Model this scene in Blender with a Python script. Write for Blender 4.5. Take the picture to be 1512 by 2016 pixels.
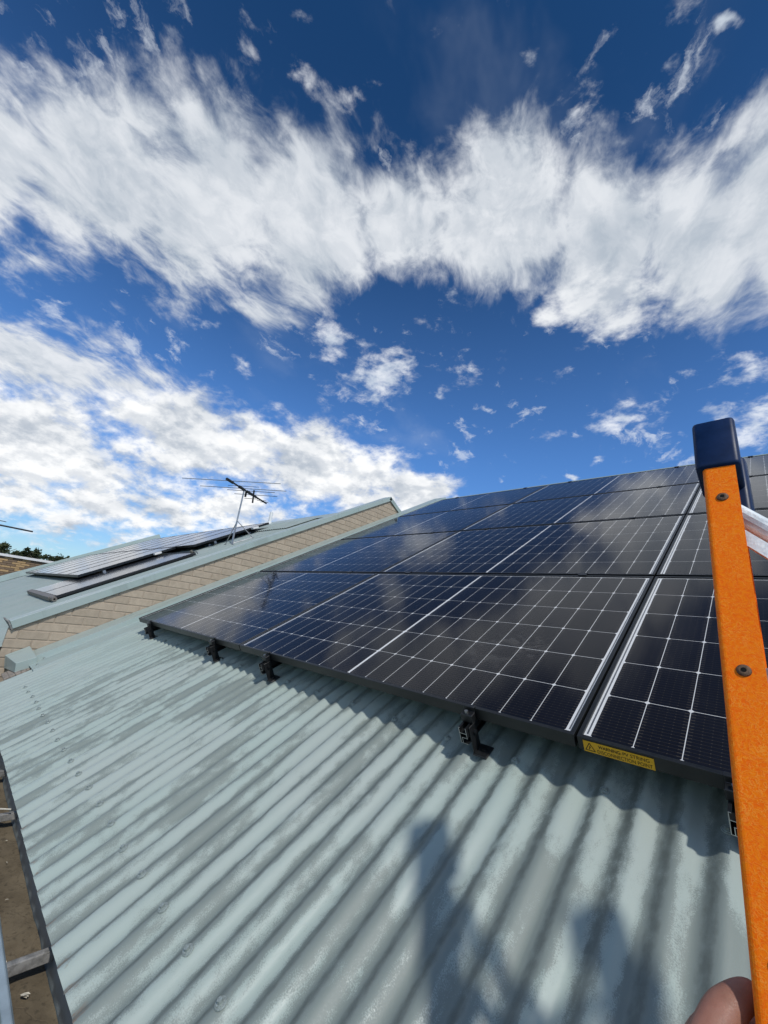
import bpy, bmesh, math, random
from mathutils import Matrix, Vector, noise as mnoise
random.seed(7)
R = math.radians
scene = bpy.context.scene
for o in list(bpy.data.objects):
    bpy.data.objects.remove(o)
COL = scene.collection

# ------------------------------------------------------------------ camera
SLOPE = R(30.0)
cam_d = bpy.data.cameras.new('camera')
cam = bpy.data.objects.new('camera', cam_d)
COL.objects.link(cam)
cam_d.sensor_fit = 'VERTICAL'
cam_d.sensor_height = 36.0
cam_d.lens = 804.73 / 2016.0 * 36.0
cam_d.clip_start = 0.02
cam_d.clip_end = 3000.0
cam.matrix_world = Matrix((
    (0.72296308, 0.09361402, 0.68451502, 3.88522153),
    (0.67898405, -0.27939037, -0.67891213, -1.16864224),
    (0.12769121, 0.95560318, -0.26555135, 0.19983116),
    (0, 0, 0, 1)))
scene.camera = cam

# ------------------------------------------------------------------ sun and exposure
SUN = Vector((0.79, -0.30, 0.981)).normalized()
sun_d = bpy.data.lights.new('sun', 'SUN')
sun_d.energy = 2.6
sun_d.angle = R(2.4)
sun_d.color = (1.0, 0.96, 0.90)
sun = bpy.data.objects.new('sun', sun_d)
COL.objects.link(sun)
sun.rotation_euler = (-SUN).to_track_quat('-Z', 'Y').to_euler()
sun.location = SUN * 40
scene.view_settings.view_transform = 'Standard'
scene.view_settings.look = 'None'
scene.view_settings.exposure = 0.0
scene.view_settings.gamma = 1.0
scene.view_settings.use_curve_mapping = False
scene.cycles.max_bounces = 8
scene.cycles.transparent_max_bounces = 12

# ------------------------------------------------------------------ node helper
class NT:
    def __init__(s, tree):
        s.t = tree
    def n(s, typ, ins=None, **kw):
        nd = s.t.nodes.new(typ)
        for k, v in kw.items():
            setattr(nd, k, v)
        if ins:
            for k, v in ins.items():
                sock = nd.inputs[k]
                if isinstance(v, bpy.types.NodeSocket):
                    s.t.links.new(v, sock)
                else:
                    sock.default_value = v
        return nd
    def m(s, op, a, b=None, c=None, clamp=False):
        ins = {0: a}
        if b is not None: ins[1] = b
        if c is not None: ins[2] = c
        return s.n('ShaderNodeMath', ins, operation=op, use_clamp=clamp).outputs[0]
    def vm(s, op, a, b=None):
        ins = {0: a}
        if b is not None: ins[1] = b
        return s.n('ShaderNodeVectorMath', ins, operation=op).outputs[0]
    def noise(s, vec, scale, detail=4, rough=0.55, dist=0.0, dim='3D', out=0):
        return s.n('ShaderNodeTexNoise', {'Vector': vec, 'Scale': scale, 'Detail': detail, 'Roughness': rough, 'Distortion': dist}, noise_dimensions=dim).outputs[out]
    def ramp(s, x, lo, hi, a=0.0, b=1.0, smooth=True):
        return s.n('ShaderNodeMapRange', {0: x, 1: lo, 2: hi, 3: a, 4: b}, interpolation_type='SMOOTHSTEP' if smooth else 'LINEAR').outputs[0]
    def mixc(s, f, a, b, blend='MIX'):
        nd = s.t.nodes.new('ShaderNodeMix')
        nd.data_type = 'RGBA'; nd.blend_type = blend
        for i, v in ((0, f), (6, a), (7, b)):
            if isinstance(v, bpy.types.NodeSocket):
                s.t.links.new(v, nd.inputs[i])
            else:
                nd.inputs[i].default_value = v
        return nd.outputs[2]
    def mapping(s, vec, loc=(0,0,0), rot=(0,0,0), scale=(1,1,1), typ='POINT'):
        return s.n('ShaderNodeMapping', {'Vector': vec, 'Location': loc, 'Rotation': rot, 'Scale': scale}, vector_type=typ).outputs[0]

def rgb(r, g, b):
    return (r, g, b, 1.0)

# ------------------------------------------------------------------ world: sky with clouds
SOFT = [
    (-0.4990, -0.080, -2.9131, 0.0800, 0.0440, 0.95), (-0.4549, -0.0084, -2.8827, 0.1027, 0.0678, 1.0),
    (-0.4191, 0.0774, -2.8889, 0.1111, 0.0828, 1.0), (-0.3557, 0.1656, -2.6365, 0.1043, 0.0855, 1.0),
    (-0.268, 0.2316, -2.4214, 0.0846, 0.0579, 0.95), (-0.187, 0.3007, -2.1834, 0.0888, 0.0714, 1.0),
    (-0.1019, 0.3768, -1.9619, 0.0882, 0.0677, 1.0), (-0.0227, 0.4294, 1.341, 0.0898, 0.0601, 1.0),
    (0.0294, 0.4332, 1.4632, 0.0973, 0.0494, 1.0), (-0.4753, 0.1574, -2.0179, 0.1194, 0.0309, 0.5),
    (-0.5724, -0.0355, -1.7016, 0.048, 0.0278, 0.45), (-0.3517, -0.0038, -1.9578, 0.04, 0.0221, 0.3),
    (-0.1551, 0.2387, -2.2495, 0.0339, 0.021, 0.35), (0.0196, 0.3377, -1.9317, 0.027, 0.016, 0.25),
    (-0.6715, -0.008, -1.8232, 0.1618, 0.0547, 0.8), (-0.6367, 0.097, -1.885, 0.1196, 0.0355, 0.6),
    (0.25, 0.50, 0.6, 0.24, 0.10, 0.9), (-0.50, -0.35, 1.9, 0.22, 0.10, 0.9),
    (0.45, 0.10, 1.9, 0.30, 0.12, 1.0), (0.12, -0.45, 0.4, 0.34, 0.13, 1.0), (0.60, -0.30, 2.2, 0.26, 0.12, 1.0), (-0.30, -0.60, 0.3, 0.26, 0.10, 0.9)]  # clouds out of view, added to whiten and lift the ambient light
PUFF = [
    (-0.1167, 0.4275, -2.481, 0.0625, 0.0386, 1.0), (-0.1757, 0.4121, -2.5485, 0.0356, 0.0168, 0.5),
    (-0.7902, 0.0288, -1.8103, 0.1844, 0.1059, 1.0), (-0.6768, 0.211, -2.0306, 0.1929, 0.0831, 1.0),
    (-0.582, 0.3899, -2.1294, 0.2002, 0.086, 1.0), (-0.4725, 0.547, -2.2924, 0.1392, 0.047, 1.0),
    (-0.8424, 0.1085, -1.912, 0.2047, 0.0768, 0.8), (-0.7647, 0.2864, -2.0982, 0.2532, 0.0757, 0.8),
    (-0.4179, 0.2641, -2.164, 0.041, 0.0296, 0.6), (-0.4106, 0.3527, -2.3704, 0.0835, 0.0472, 0.68),
    (-0.2964, 0.423, -2.6986, 0.0354, 0.0174, 0.5), (-0.1915, 0.4961, -2.6357, 0.0356, 0.0146, 0.45),
    (-0.0005, 0.5655, -2.6562, 0.0344, 0.0218, 0.6), (-0.028, 0.2779, 0.6661, 0.024, 0.0177, 0.42),
    (0.0102, 0.2825, 1.0015, 0.0153, 0.0087, 0.5), (-0.1126, 0.2108, -2.5653, 0.0231, 0.0141, 0.42),
    (-0.1315, 0.5889, -2.9629, 0.0666, 0.0283, 0.5), (-0.0075, 0.6344, -2.7616, 0.0535, 0.0372, 0.72),
    (-0.5197, 0.1338, -1.9535, 0.0325, 0.0161, 0.45), (-0.5398, 0.2007, -2.169, 0.0413, 0.0247, 0.42),
    (-0.2712, 0.3414, -2.2051, 0.0391, 0.0259, 0.45), (-0.2323, 0.6395, -2.7472, 0.0196, 0.0115, 0.7),
    (-0.1815, 0.6233, -2.76, 0.0179, 0.0092, 0.45), (-0.3258, 0.5955, -2.6574, 0.0184, 0.0104, 0.45),
    (-0.1036, 0.6283, -2.685, 0.018, 0.014, 0.45), (-0.4759, 0.2891, -2.2395, 0.0298, 0.0182, 0.45),
    (-0.3485, 0.4372, -2.4786, 0.0193, 0.015, 0.4), (-0.8887, 0.1054, -1.7125, 0.0419, 0.0139, 0.8),
    (-0.9368, 0.0805, -1.6072, 0.0206, 0.0103, 0.5), (-0.8833, 0.1923, -2.327, 0.0634, 0.0206, 0.75),
    (-0.9216, 0.1114, -1.6306, 0.018, 0.0105, 0.6),
    (0.30, 0.72, 0.5, 0.26, 0.10, 0.9), (0.70, 0.35, -0.6, 0.24, 0.10, 0.9), (0.55, -0.55, -0.8, 0.26, 0.10, 0.85),
    (-0.15, -0.75, 0.1, 0.28, 0.09, 0.9), (-0.70, -0.45, -0.9, 0.22, 0.10, 0.85)]
SMALL = [
    (-0.0831, 0.2445, -2.5624, 0.0231, 0.0126, 0.42), (-0.1026, 0.2632, -2.2414, 0.0322, 0.0143, 0.4), (-0.2652, 0.0492, -2.2248, 0.0219, 0.0137, 0.4),
    (-0.237, 0.074, -2.2514, 0.0156, 0.0086, 0.36), (-0.2935, 0.043, -2.3546, 0.0235, 0.0157, 0.4), (-0.3234, 0.0049, 0.5331, 0.0213, 0.0133, 0.4),
    (-0.2409, 0.1309, -2.4221, 0.042, 0.0197, 0.42), (-0.2684, 0.0881, -2.516, 0.0227, 0.0154, 0.36), (-0.0299, 0.3069, -2.3894, 0.0181, 0.0089, 0.4),
    (-0.0089, 0.3301, -2.5305, 0.0158, 0.0101, 0.4), (-0.0604, 0.5503, -2.6726, 0.0183, 0.0106, 0.45), (-0.0259, 0.5672, -2.5662, 0.0173, 0.0125, 0.5),
    (-0.0936, 0.5813, -2.9827, 0.0333, 0.0134, 0.45), (-0.1639, 0.5877, -2.7331, 0.0392, 0.0181, 0.42), (-0.4292, 0.2851, -2.2628, 0.0358, 0.0204, 0.5),
    (-0.3619, 0.3516, -2.052, 0.036, 0.0274, 0.5), (-0.4471, 0.3359, -2.4222, 0.0464, 0.0223, 0.5),
    ]
SMALL += [b for b in PUFF if b[3] < 0.09 and b[0] > -0.85 and b[0:2] != (-0.1167, 0.4275) and b[0:2] != (-0.1757, 0.4121)]
PUFF = [b for b in PUFF if b not in SMALL]
world = bpy.data.worlds.new('World')
scene.world = world
world.use_nodes = True
wt = world.node_tree
wt.nodes.clear()
W_ = NT(wt)
sky = wt.nodes.new('ShaderNodeTexSky')
sky.sky_type = 'NISHITA'
sky.sun_disc = False
sky.sun_elevation = math.asin(SUN.z)
sky.sun_rotation = math.atan2(SUN.x, SUN.y)
sky.air_density = 1.0
sky.dust_density = 0.35
sky.ozone_density = 2.5
gen = W_.n('ShaderNodeTexCoord').outputs['Generated']
dirn = W_.vm('NORMALIZE', gen)
sep = W_.n('ShaderNodeSeparateXYZ', {0: dirn})
zc = W_.m('MAXIMUM', sep.outputs[2], 0.0)
inv = W_.m('DIVIDE', 1.0, W_.m('ADD', zc, 1.0))
q = W_.n('ShaderNodeCombineXYZ', {0: W_.m('MULTIPLY', sep.outputs[0], inv), 1: W_.m('MULTIPLY', sep.outputs[1], inv)}).outputs[0]
inz = W_.m('DIVIDE', 1.0, W_.m('ADD', zc, 0.20))
pl = W_.n('ShaderNodeCombineXYZ', {0: W_.m('MULTIPLY', sep.outputs[0], inz), 1: W_.m('MULTIPLY', sep.outputs[1], inz)}).outputs[0]
def blobs(vec, lst):
    acc = None
    for (x, y, ang, a, b, s) in lst:
        mp = W_.mapping(vec, (x, y, 0), (0, 0, ang), (a * 1.55, b * 1.55, 1), 'TEXTURE')
        g = W_.n('ShaderNodeTexGradient', {0: mp}, gradient_type='SPHERICAL').outputs[1]
        g = W_.m('MULTIPLY', g, s * 1.15)
        acc = g if acc is None else W_.m('SMOOTH_MAX', acc, g, 0.18)
    return acc
warp = W_.vm('SUBTRACT', W_.noise(pl, 3.1, 5, 0.6, dim='2D', out=1), (0.5, 0.5, 0.5))
qs = W_.vm('ADD', q, W_.vm('MULTIPLY', warp, (0.06, 0.06, 0.0)))
in3 = W_.m('DIVIDE', 1.0, W_.m('ADD', zc, 0.50))
p3 = W_.n('ShaderNodeCombineXYZ', {0: W_.m('MULTIPLY', sep.outputs[0], in3), 1: W_.m('MULTIPLY', sep.outputs[1], in3), 2: W_.m('MULTIPLY', zc, 1.2)}).outputs[0]
warp2 = W_.vm('SUBTRACT', W_.noise(p3, 9.0, 6, 0.65, out=1), (0.5, 0.5, 0.5))
qp = W_.vm('ADD', q, W_.vm('MULTIPLY', warp2, (0.05, 0.05, 0.0)))
bs = blobs(qs, SOFT)
bp_ = blobs(qp, PUFF)
b_sm = blobs(qp, SMALL)
# long streaks lie along one compass direction, as wind combs them
STREAK = R(-68)
ps = W_.mapping(pl, (0, 0, 0), (0, 0, -STREAK), (1, 1, 1))
ps = W_.vm('ADD', ps, W_.vm('MULTIPLY', W_.vm('SUBTRACT', W_.noise(pl, 2.2, 3, 0.5, dim='2D', out=1), (0.5, 0.5, 0.5)), (0.22, 0.14, 0)))
pst = W_.vm('MULTIPLY', ps, (0.58, 1.0, 1.0))
n_st = W_.noise(pst, 13.0, 8, 0.60, dim='2D')
n_mot = W_.noise(W_.vm('MULTIPLY', ps, (0.8, 1.0, 1.0)), 22.0, 6, 0.6, 0.3, dim='2D')
n_st2 = W_.noise(W_.vm('MULTIPLY', ps, (0.75, 1.0, 1.0)), 3.6, 5, 0.55, dim='2D')
n_pf = W_.noise(p3, 10.0, 9, 0.59, 0.1)
n_big = W_.noise(pl, 1.5, 3, 0.5, dim='2D')
d_soft = W_.m('ADD', W_.m('ADD', W_.m('MULTIPLY', bs, 1.35), W_.m('ADD', W_.m('MULTIPLY', W_.m('SUBTRACT', n_st, 0.5), 0.88), W_.m('MULTIPLY', W_.m('SUBTRACT', n_mot, 0.5), 0.55))), W_.m('MULTIPLY', W_.m('SUBTRACT', n_st2, 0.5), 0.7))
a_soft = W_.ramp(d_soft, 0.36, 1.02)
d_puff = W_.m('ADD', W_.m('MULTIPLY', bp_, 1.10), W_.m('MULTIPLY', W_.m('SUBTRACT', n_pf, 0.5), 1.85))
a_puff = W_.ramp(d_puff, 0.36, 0.90)
# thin veil of cirrus everywhere
veil = W_.m('MULTIPLY', W_.ramp(n_st2, 0.50, 0.80), W_.ramp(n_big, 0.45, 0.7, 0.0, 0.16))
n_w = W_.noise(W_.vm('ADD', W_.vm('MULTIPLY', ps, (0.75, 1.0, 1.0)), W_.vm('MULTIPLY', warp2, (0.10, 0.10, 0))), 15.0, 9, 0.62, dim='2D')
w_reg = W_.noise(W_.vm('ADD', pl, (5.1, -2.3, 0.0)), 3.6, 3, 0.5, dim='2D')
a_wisp = W_.m('MULTIPLY', W_.ramp(W_.m('ADD', n_w, W_.m('MULTIPLY', W_.m('SUBTRACT', w_reg, 0.5), 0.75)), 0.64, 0.88), 0.55)
n_sm = W_.noise(p3, 21.0, 9, 0.60, 0.2)
d_sm = W_.m('ADD', W_.m('MULTIPLY', b_sm, 1.25), W_.m('ADD', W_.m('MULTIPLY', W_.m('SUBTRACT', n_sm, 0.5), 1.7), W_.m('MULTIPLY', W_.m('SUBTRACT', n_pf, 0.5), 0.8)))
a_sm = W_.m('MULTIPLY', W_.ramp(d_sm, 0.42, 1.02), 0.78)
# shading inside the clouds: thick places are greyer, lumps are brighter
n_sh = W_.noise(W_.vm('ADD', p3, (0.04, -0.05, 0.0)), 5.5, 6, 0.58, 0.2)
lump = W_.ramp(W_.m('SUBTRACT', n_pf, W_.noise(W_.vm('ADD', p3, (0.022, -0.008, 0.028)), 10.0, 8, 0.57, 0.1)), -0.11, 0.11, 0.0, 1.0)
sh_s = W_.m('ADD', W_.m('MULTIPLY', W_.ramp(n_sh, 0.30, 0.62), 0.4), W_.m('ADD', W_.m('MULTIPLY', W_.ramp(n_st, 0.34, 0.62), 0.35), W_.m('MULTIPLY', W_.ramp(n_mot, 0.36, 0.62), 0.25)))
c_soft = W_.mixc(sh_s, rgb(3.9, 4.45, 5.1), rgb(6.9, 7.15, 7.5))
sh_p = W_.m('ADD', W_.m('MULTIPLY', W_.ramp(n_sh, 0.34, 0.60), 0.55), W_.m('MULTIPLY', lump, 0.55), clamp=True)
c_puff = W_.mixc(sh_p, rgb(4.1, 4.6, 5.3), rgb(8.5, 8.6, 8.7))
skyc = W_.mixc(1.0, sky.outputs[0], W_.mixc(W_.ramp(sep.outputs[2], 0.30, 0.95), W_.mixc(W_.ramp(sep.outputs[2], 0.02, 0.42), rgb(0.62, 0.80, 1.00), rgb(0.60, 0.99, 1.43)), rgb(0.128, 0.36, 0.57)), 'MULTIPLY')
skyc = W_.mixc(veil, skyc, rgb(5.2, 5.9, 6.9))
skyc = W_.mixc(a_sm, skyc, W_.mixc(lump, rgb(6.0, 6.6, 7.3), rgb(8.4, 8.6, 8.9)))
skyc = W_.mixc(a_wisp, skyc, rgb(7.0, 7.5, 8.1))
skyc = W_.mixc(W_.m('MULTIPLY', a_soft, 0.96), skyc, c_soft)
fadeh = W_.ramp(sep.outputs[2], -0.01, 0.10, 0.55, 1.0)
skyc = W_.mixc(W_.m('MULTIPLY', a_puff, fadeh), skyc, c_puff)
bg = W_.n('ShaderNodeBackground', {0: skyc, 1: 0.118})
wo = W_.n('ShaderNodeOutputWorld', {0: bg.outputs[0]})
world.cycles.sampling_method = 'MANUAL'
world.cycles.sample_map_resolution = 1024

# ------------------------------------------------------------------ materials
def mat(name):
    m = bpy.data.materials.new(name)
    m.use_nodes = True
    m.node_tree.nodes.clear()
    nt = NT(m.node_tree)
    out = nt.n('ShaderNodeOutputMaterial')
    return m, nt, out
def principled(nt, out, col, rough=0.5, metal=0.0, spec=0.5, normal=None, coat=None):
    ins = {'Base Color': col, 'Roughness': rough, 'Metallic': metal, 'Specular IOR Level': spec}
    if normal is not None: ins['Normal'] = normal
    if coat is not None: ins['Coat Weight'] = coat; ins['Coat Roughness'] = 0.05
    p = nt.n('ShaderNodeBsdfPrincipled', ins)
    nt.t.links.new(p.outputs[0], out.inputs[0])
    return p
def objco(nt):
    return nt.n('ShaderNodeTexCoord').outputs['Object']
def plain(name, col, rough=0.5, metal=0.0, spec=0.5, vary=0.12, scale=30.0, bump=0.0):
    m, nt, out = mat(name)
    co = objco(nt)
    f = nt.noise(co, scale, 5, 0.6)
    c = nt.mixc(nt.ramp(f, 0.3, 0.7), rgb(*[x * (1 - vary) for x in col]), rgb(*[min(1, x * (1 + vary)) for x in col]))
    nr = None
    if bump:
        nr = nt.n('ShaderNodeBump', {'Height': nt.noise(co, scale * 4, 4, 0.6), 'Strength': bump, 'Distance': 0.002}).outputs[0]
    principled(nt, out, c, nt.ramp(f, 0.2, 0.8, rough * 0.85, min(1, rough * 1.15)), metal, spec, nr)
    return m

def roof_material(name, base, stain, amount, lo, hi, grime_shade=True):
    """weathered pale green painted steel: dirt blotches with speckled edges, streaked down the slope"""
    m, nt, out = mat(name)
    co = objco(nt)
    flat = nt.vm('MULTIPLY', co, (1.0, 1.0, 0.0))
    wob = nt.vm('MULTIPLY', nt.vm('SUBTRACT', nt.noise(flat, 14.0, 3, 0.5, out=1), (0.5, 0.5, 0.5)), (0.03, 0.10, 0))
    st = nt.vm('MULTIPLY', nt.vm('ADD', flat, wob), (1.0, 0.24, 1.0))
    big = nt.noise(st, 11.0, 4, 0.55)
    broad = nt.noise(flat, 1.7, 3, 0.5)
    speck = nt.noise(flat, 420.0, 3, 0.7)
    mid = nt.noise(nt.vm('MULTIPLY', flat, (1.0, 0.5, 1.0)), 60.0, 4, 0.6)
    sp2 = nt.m('SUBTRACT', speck, 0.5)
    # trough dirt plus painted shade on the rib flank away from the sun
    sx = nt.n('ShaderNodeSeparateXYZ', {0: co})
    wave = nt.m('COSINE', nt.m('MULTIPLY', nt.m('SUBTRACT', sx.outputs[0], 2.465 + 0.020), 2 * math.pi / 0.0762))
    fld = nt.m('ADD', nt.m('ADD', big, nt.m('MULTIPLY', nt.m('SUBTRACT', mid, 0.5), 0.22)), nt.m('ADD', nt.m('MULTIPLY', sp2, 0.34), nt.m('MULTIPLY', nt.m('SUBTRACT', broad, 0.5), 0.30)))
    if grime_shade:
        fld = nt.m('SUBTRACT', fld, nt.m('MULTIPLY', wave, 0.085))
    mask = nt.m('MULTIPLY', nt.ramp(fld, lo, hi), amount)
    if grime_shade:
        # the strip beside the barge flashing has stayed clean
        mask = nt.m('MULTIPLY', mask, nt.ramp(sx.outputs[0], 0.35, 1.0, 0.25, 1.0))
    tint = nt.mixc(nt.ramp(broad, 0.35, 0.65), rgb(*base), rgb(base[0] * 0.95, base[1] * 1.0, base[2] * 0.99))
    col = nt.mixc(mask, tint, rgb(*stain))
    if grime_shade:
        val = nt.m('MULTIPLY', nt.ramp(nt.m('ADD', nt.m('MULTIPLY', wave, -1.0), nt.m('MULTIPLY', nt.m('SUBTRACT', mid, 0.5), 1.6)), 0.35, 1.30), 0.72)  # dirt and rib shade painted together, deepening the contrast between ribs
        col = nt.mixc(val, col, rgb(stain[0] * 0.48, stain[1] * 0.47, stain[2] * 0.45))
        edge = nt.m('MULTIPLY', nt.ramp(nt.m('MULTIPLY', sx.outputs[1], -1.0), 0.930, 0.965), nt.ramp(nt.m('SUBTRACT', mid, nt.m('MULTIPLY', wave, 0.16)), 0.55, 0.66))
        col = nt.mixc(nt.m('MULTIPLY', edge, 0.8), col, rgb(0.22, 0.15, 0.10))
    spots = nt.ramp(nt.noise(flat, 130.0, 2, 0.5), 0.74, 0.78)
    col = nt.mixc(nt.m('MULTIPLY', spots, 0.35), col, rgb(0.16, 0.17, 0.16))
    bump = nt.n('ShaderNodeBump', {'Height': nt.m('ADD', speck, nt.m('MULTIPLY', mid, 2.0)), 'Strength': 0.16, 'Distance': 0.0012}).outputs[0]
    principled(nt, out, col, nt.m('ADD', nt.m('MULTIPLY', mask, 0.18), nt.ramp(speck, 0.3, 0.7, 0.27, 0.42)), 0.0, 0.5, bump)
    return m
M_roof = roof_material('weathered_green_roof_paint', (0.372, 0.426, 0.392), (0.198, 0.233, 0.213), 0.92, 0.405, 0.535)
M_roof2 = roof_material('far_green_roof_paint', (0.322, 0.370, 0.345), (0.25, 0.288, 0.268), 0.5, 0.50, 0.66, grime_shade=False)
M_flash = roof_material('green_flashing_paint', (0.355, 0.420, 0.395), (0.26, 0.31, 0.29), 0.6, 0.53, 0.66, grime_shade=False)
M_flash_old = roof_material('pale_worn_flashing', (0.46, 0.52, 0.49), (0.30, 0.34, 0.32), 0.8, 0.55, 0.62, grime_shade=False)
M_black = plain('black_anodised_metal', (0.010, 0.011, 0.012), 0.42, 0.0, 0.5, 0.2, 60)
M_frame = plain('black_panel_frame', (0.0085, 0.0095, 0.010), 0.38, 0.0, 0.5, 0.15, 40)
M_railcut = plain('cut_aluminium_edge', (0.55, 0.55, 0.53), 0.35, 0.9, 0.5, 0.1, 80)
M_steel = plain('stainless_bolt', (0.35, 0.35, 0.34), 0.3, 0.95, 0.5, 0.1, 80)
M_backsheet = plain('white_backsheet', (0.78, 0.79, 0.80), 0.6, 0.0, 0.3, 0.03, 12)
M_ribbon = plain('grey_solder_ribbon', (0.20, 0.21, 0.23), 0.35, 0.6, 0.5, 0.1, 60)
M_screw = plain('painted_screw', (0.29, 0.335, 0.315), 0.4, 0.2, 0.5, 0.25, 300)
M_white = plain('white_paint', (0.78, 0.78, 0.76), 0.45, 0, 0.5, 0.05, 10)
M_pvc = plain('white_pvc', (0.80, 0.80, 0.78), 0.35, 0, 0.5, 0.03, 10)
M_alu = plain('weathered_aluminium', (0.42, 0.42, 0.42), 0.42, 0.85, 0.5, 0.2, 20)
M_galv = plain('galvanised_steel', (0.76, 0.84, 0.88), 0.42, 0.12, 0.5, 0.22, 45, 0.5)
M_antd = plain('dark_antenna_plastic', (0.020, 0.021, 0.023), 0.5, 0, 0.4, 0.2, 40)
M_header = plain('grey_brown_header', (0.16, 0.145, 0.13), 0.55, 0.1, 0.4, 0.2, 12)
M_brass = plain('dull_brass_valve', (0.22, 0.20, 0.15), 0.45, 0.6, 0.5, 0.2, 30)
M_ground = plain('dry_grass_ground', (0.085, 0.10, 0.045), 0.95, 0, 0.2, 0.35, 0.15)
M_trunk = plain('grey_bark', (0.16, 0.13, 0.105), 0.9, 0, 0.2, 0.3, 3)
M_redbrick = plain('bare_red_brick', (0.30, 0.085, 0.05), 0.85, 0, 0.2, 0.25, 40, 0.4)
M_mortar = plain('brown_mortar', (0.27, 0.235, 0.20), 0.95, 0, 0.2, 0.25, 50, 0.5)
M_gutlip = plain('blue_grey_gutter', (0.26, 0.32, 0.35), 0.42, 0.1, 0.5, 0.15, 18)
M_strap = plain('grey_gutter_strap', (0.25, 0.245, 0.23), 0.6, 0.2, 0.4, 0.35, 60, 0.4)
M_twig = plain('pale_twig', (0.62, 0.58, 0.48), 0.7, 0, 0.3, 0.2, 80)
M_cap = plain('navy_rubber', (0.003, 0.018, 0.068), 0.42, 0, 0.25, 0.25, 25, 0.08)
M_rivet = plain('rusty_rivet', (0.145, 0.085, 0.050), 0.55, 0.35, 0.5, 0.4, 260, 0.4)
M_hole = plain('dark_hole', (0.008, 0.007, 0.006), 0.8, 0, 0.2, 0.1, 50)
M_wallbrown = plain('brown_far_mortar', (0.19, 0.135, 0.085), 0.9, 0, 0.2, 0.2, 8)
M_pvface = None

# painted beige bricks
def beige(name, col, bumps):
    m, nt, out = mat(name)
    co = nt.n('ShaderNodeTexCoord').outputs['Object']
    oi = nt.n('ShaderNodeObjectInfo').outputs['Random']
    shift = nt.vm('ADD', co, nt.n('ShaderNodeCombineXYZ', {0: nt.m('MULTIPLY', oi, 17.0), 1: nt.m('MULTIPLY', oi, 31.0)}).outputs[0])
    f = nt.noise(shift, 22.0, 5, 0.6)
    fine = nt.noise(shift, 160.0, 3, 0.6)
    c = nt.mixc(nt.ramp(f, 0.3, 0.7), rgb(*[x * 0.90 for x in col]), rgb(*[x * 1.06 for x in col]))
    v = nt.m('ADD', 0.90, nt.m('MULTIPLY', oi, 0.16))
    hsv = nt.n('ShaderNodeHueSaturation', {'Value': v, 'Color': c}).outputs[0]
    hsv = nt.mixc(nt.m('MULTIPLY', nt.ramp(fine, 0.66, 0.76), 0.35), hsv, rgb(col[0] * 0.55, col[1] * 0.5, col[2] * 0.45))
    b = nt.n('ShaderNodeBump', {'Height': nt.m('ADD', fine, f), 'Strength': bumps, 'Distance': 0.003}).outputs[0]
    principled(nt, out, hsv, 0.7, 0, 0.3, b)
    return m
M_brick = beige('painted_beige_brick', (0.430, 0.350, 0.262), 0.35)
M_wallpaint = beige('painted_beige_mortar', (0.405, 0.33, 0.25), 0.3)
M_fb_tan = beige('tan_brick', (0.50, 0.34, 0.17), 0.3)
M_fb_brown = beige('brown_brick', (0.22, 0.155, 0.10), 0.3)

# solar cell: near-black silicon with hair-thin busbars
def cell_material():
    m, nt, out = mat('solar_cell_silicon')
    co = objco(nt)
    sx = nt.n('ShaderNodeSeparateXYZ', {0: co})
    oi = nt.n('ShaderNodeObjectInfo').outputs['Random']
    t = nt.m('FRACT', nt.m('ADD', nt.m('MULTIPLY', sx.outputs[1], 16 / 0.182), 0.5))
    line = nt.m('LESS_THAN', nt.m('ABSOLUTE', nt.m('SUBTRACT', t, 0.5)), 0.055)
    # small solder pads along every busbar, denser at its ends
    tx = nt.m('FRACT', nt.m('ADD', nt.m('MULTIPLY', sx.outputs[0], 5 / 0.091), 0.5))
    pad = nt.m('MULTIPLY', nt.m('LESS_THAN', nt.m('ABSOLUTE', nt.m('SUBTRACT', tx, 0.5)), 0.05), nt.m('LESS_THAN', nt.m('ABSOLUTE', nt.m('SUBTRACT', t, 0.5)), 0.11))
    ends = nt.m('MULTIPLY', nt.m('GREATER_THAN', nt.m('ABSOLUTE', sx.outputs[0]), 0.036), nt.m('LESS_THAN', nt.m('ABSOLUTE', nt.m('SUBTRACT', t, 0.5)), 0.085))
    base = nt.mixc(oi, rgb(0.0032, 0.0040, 0.0085), rgb(0.0055, 0.0062, 0.0120))
    c = nt.mixc(nt.m('MULTIPLY', line, 0.55), base, rgb(0.060, 0.050, 0.040))
    c = nt.mixc(nt.m('MULTIPLY', nt.m('MAXIMUM', pad, ends), 0.6), c, rgb(0.11, 0.095, 0.075))
    principled(nt, out, c, 0.5, 0.0, 0.25)
    return m
M_cell = cell_material()

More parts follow.
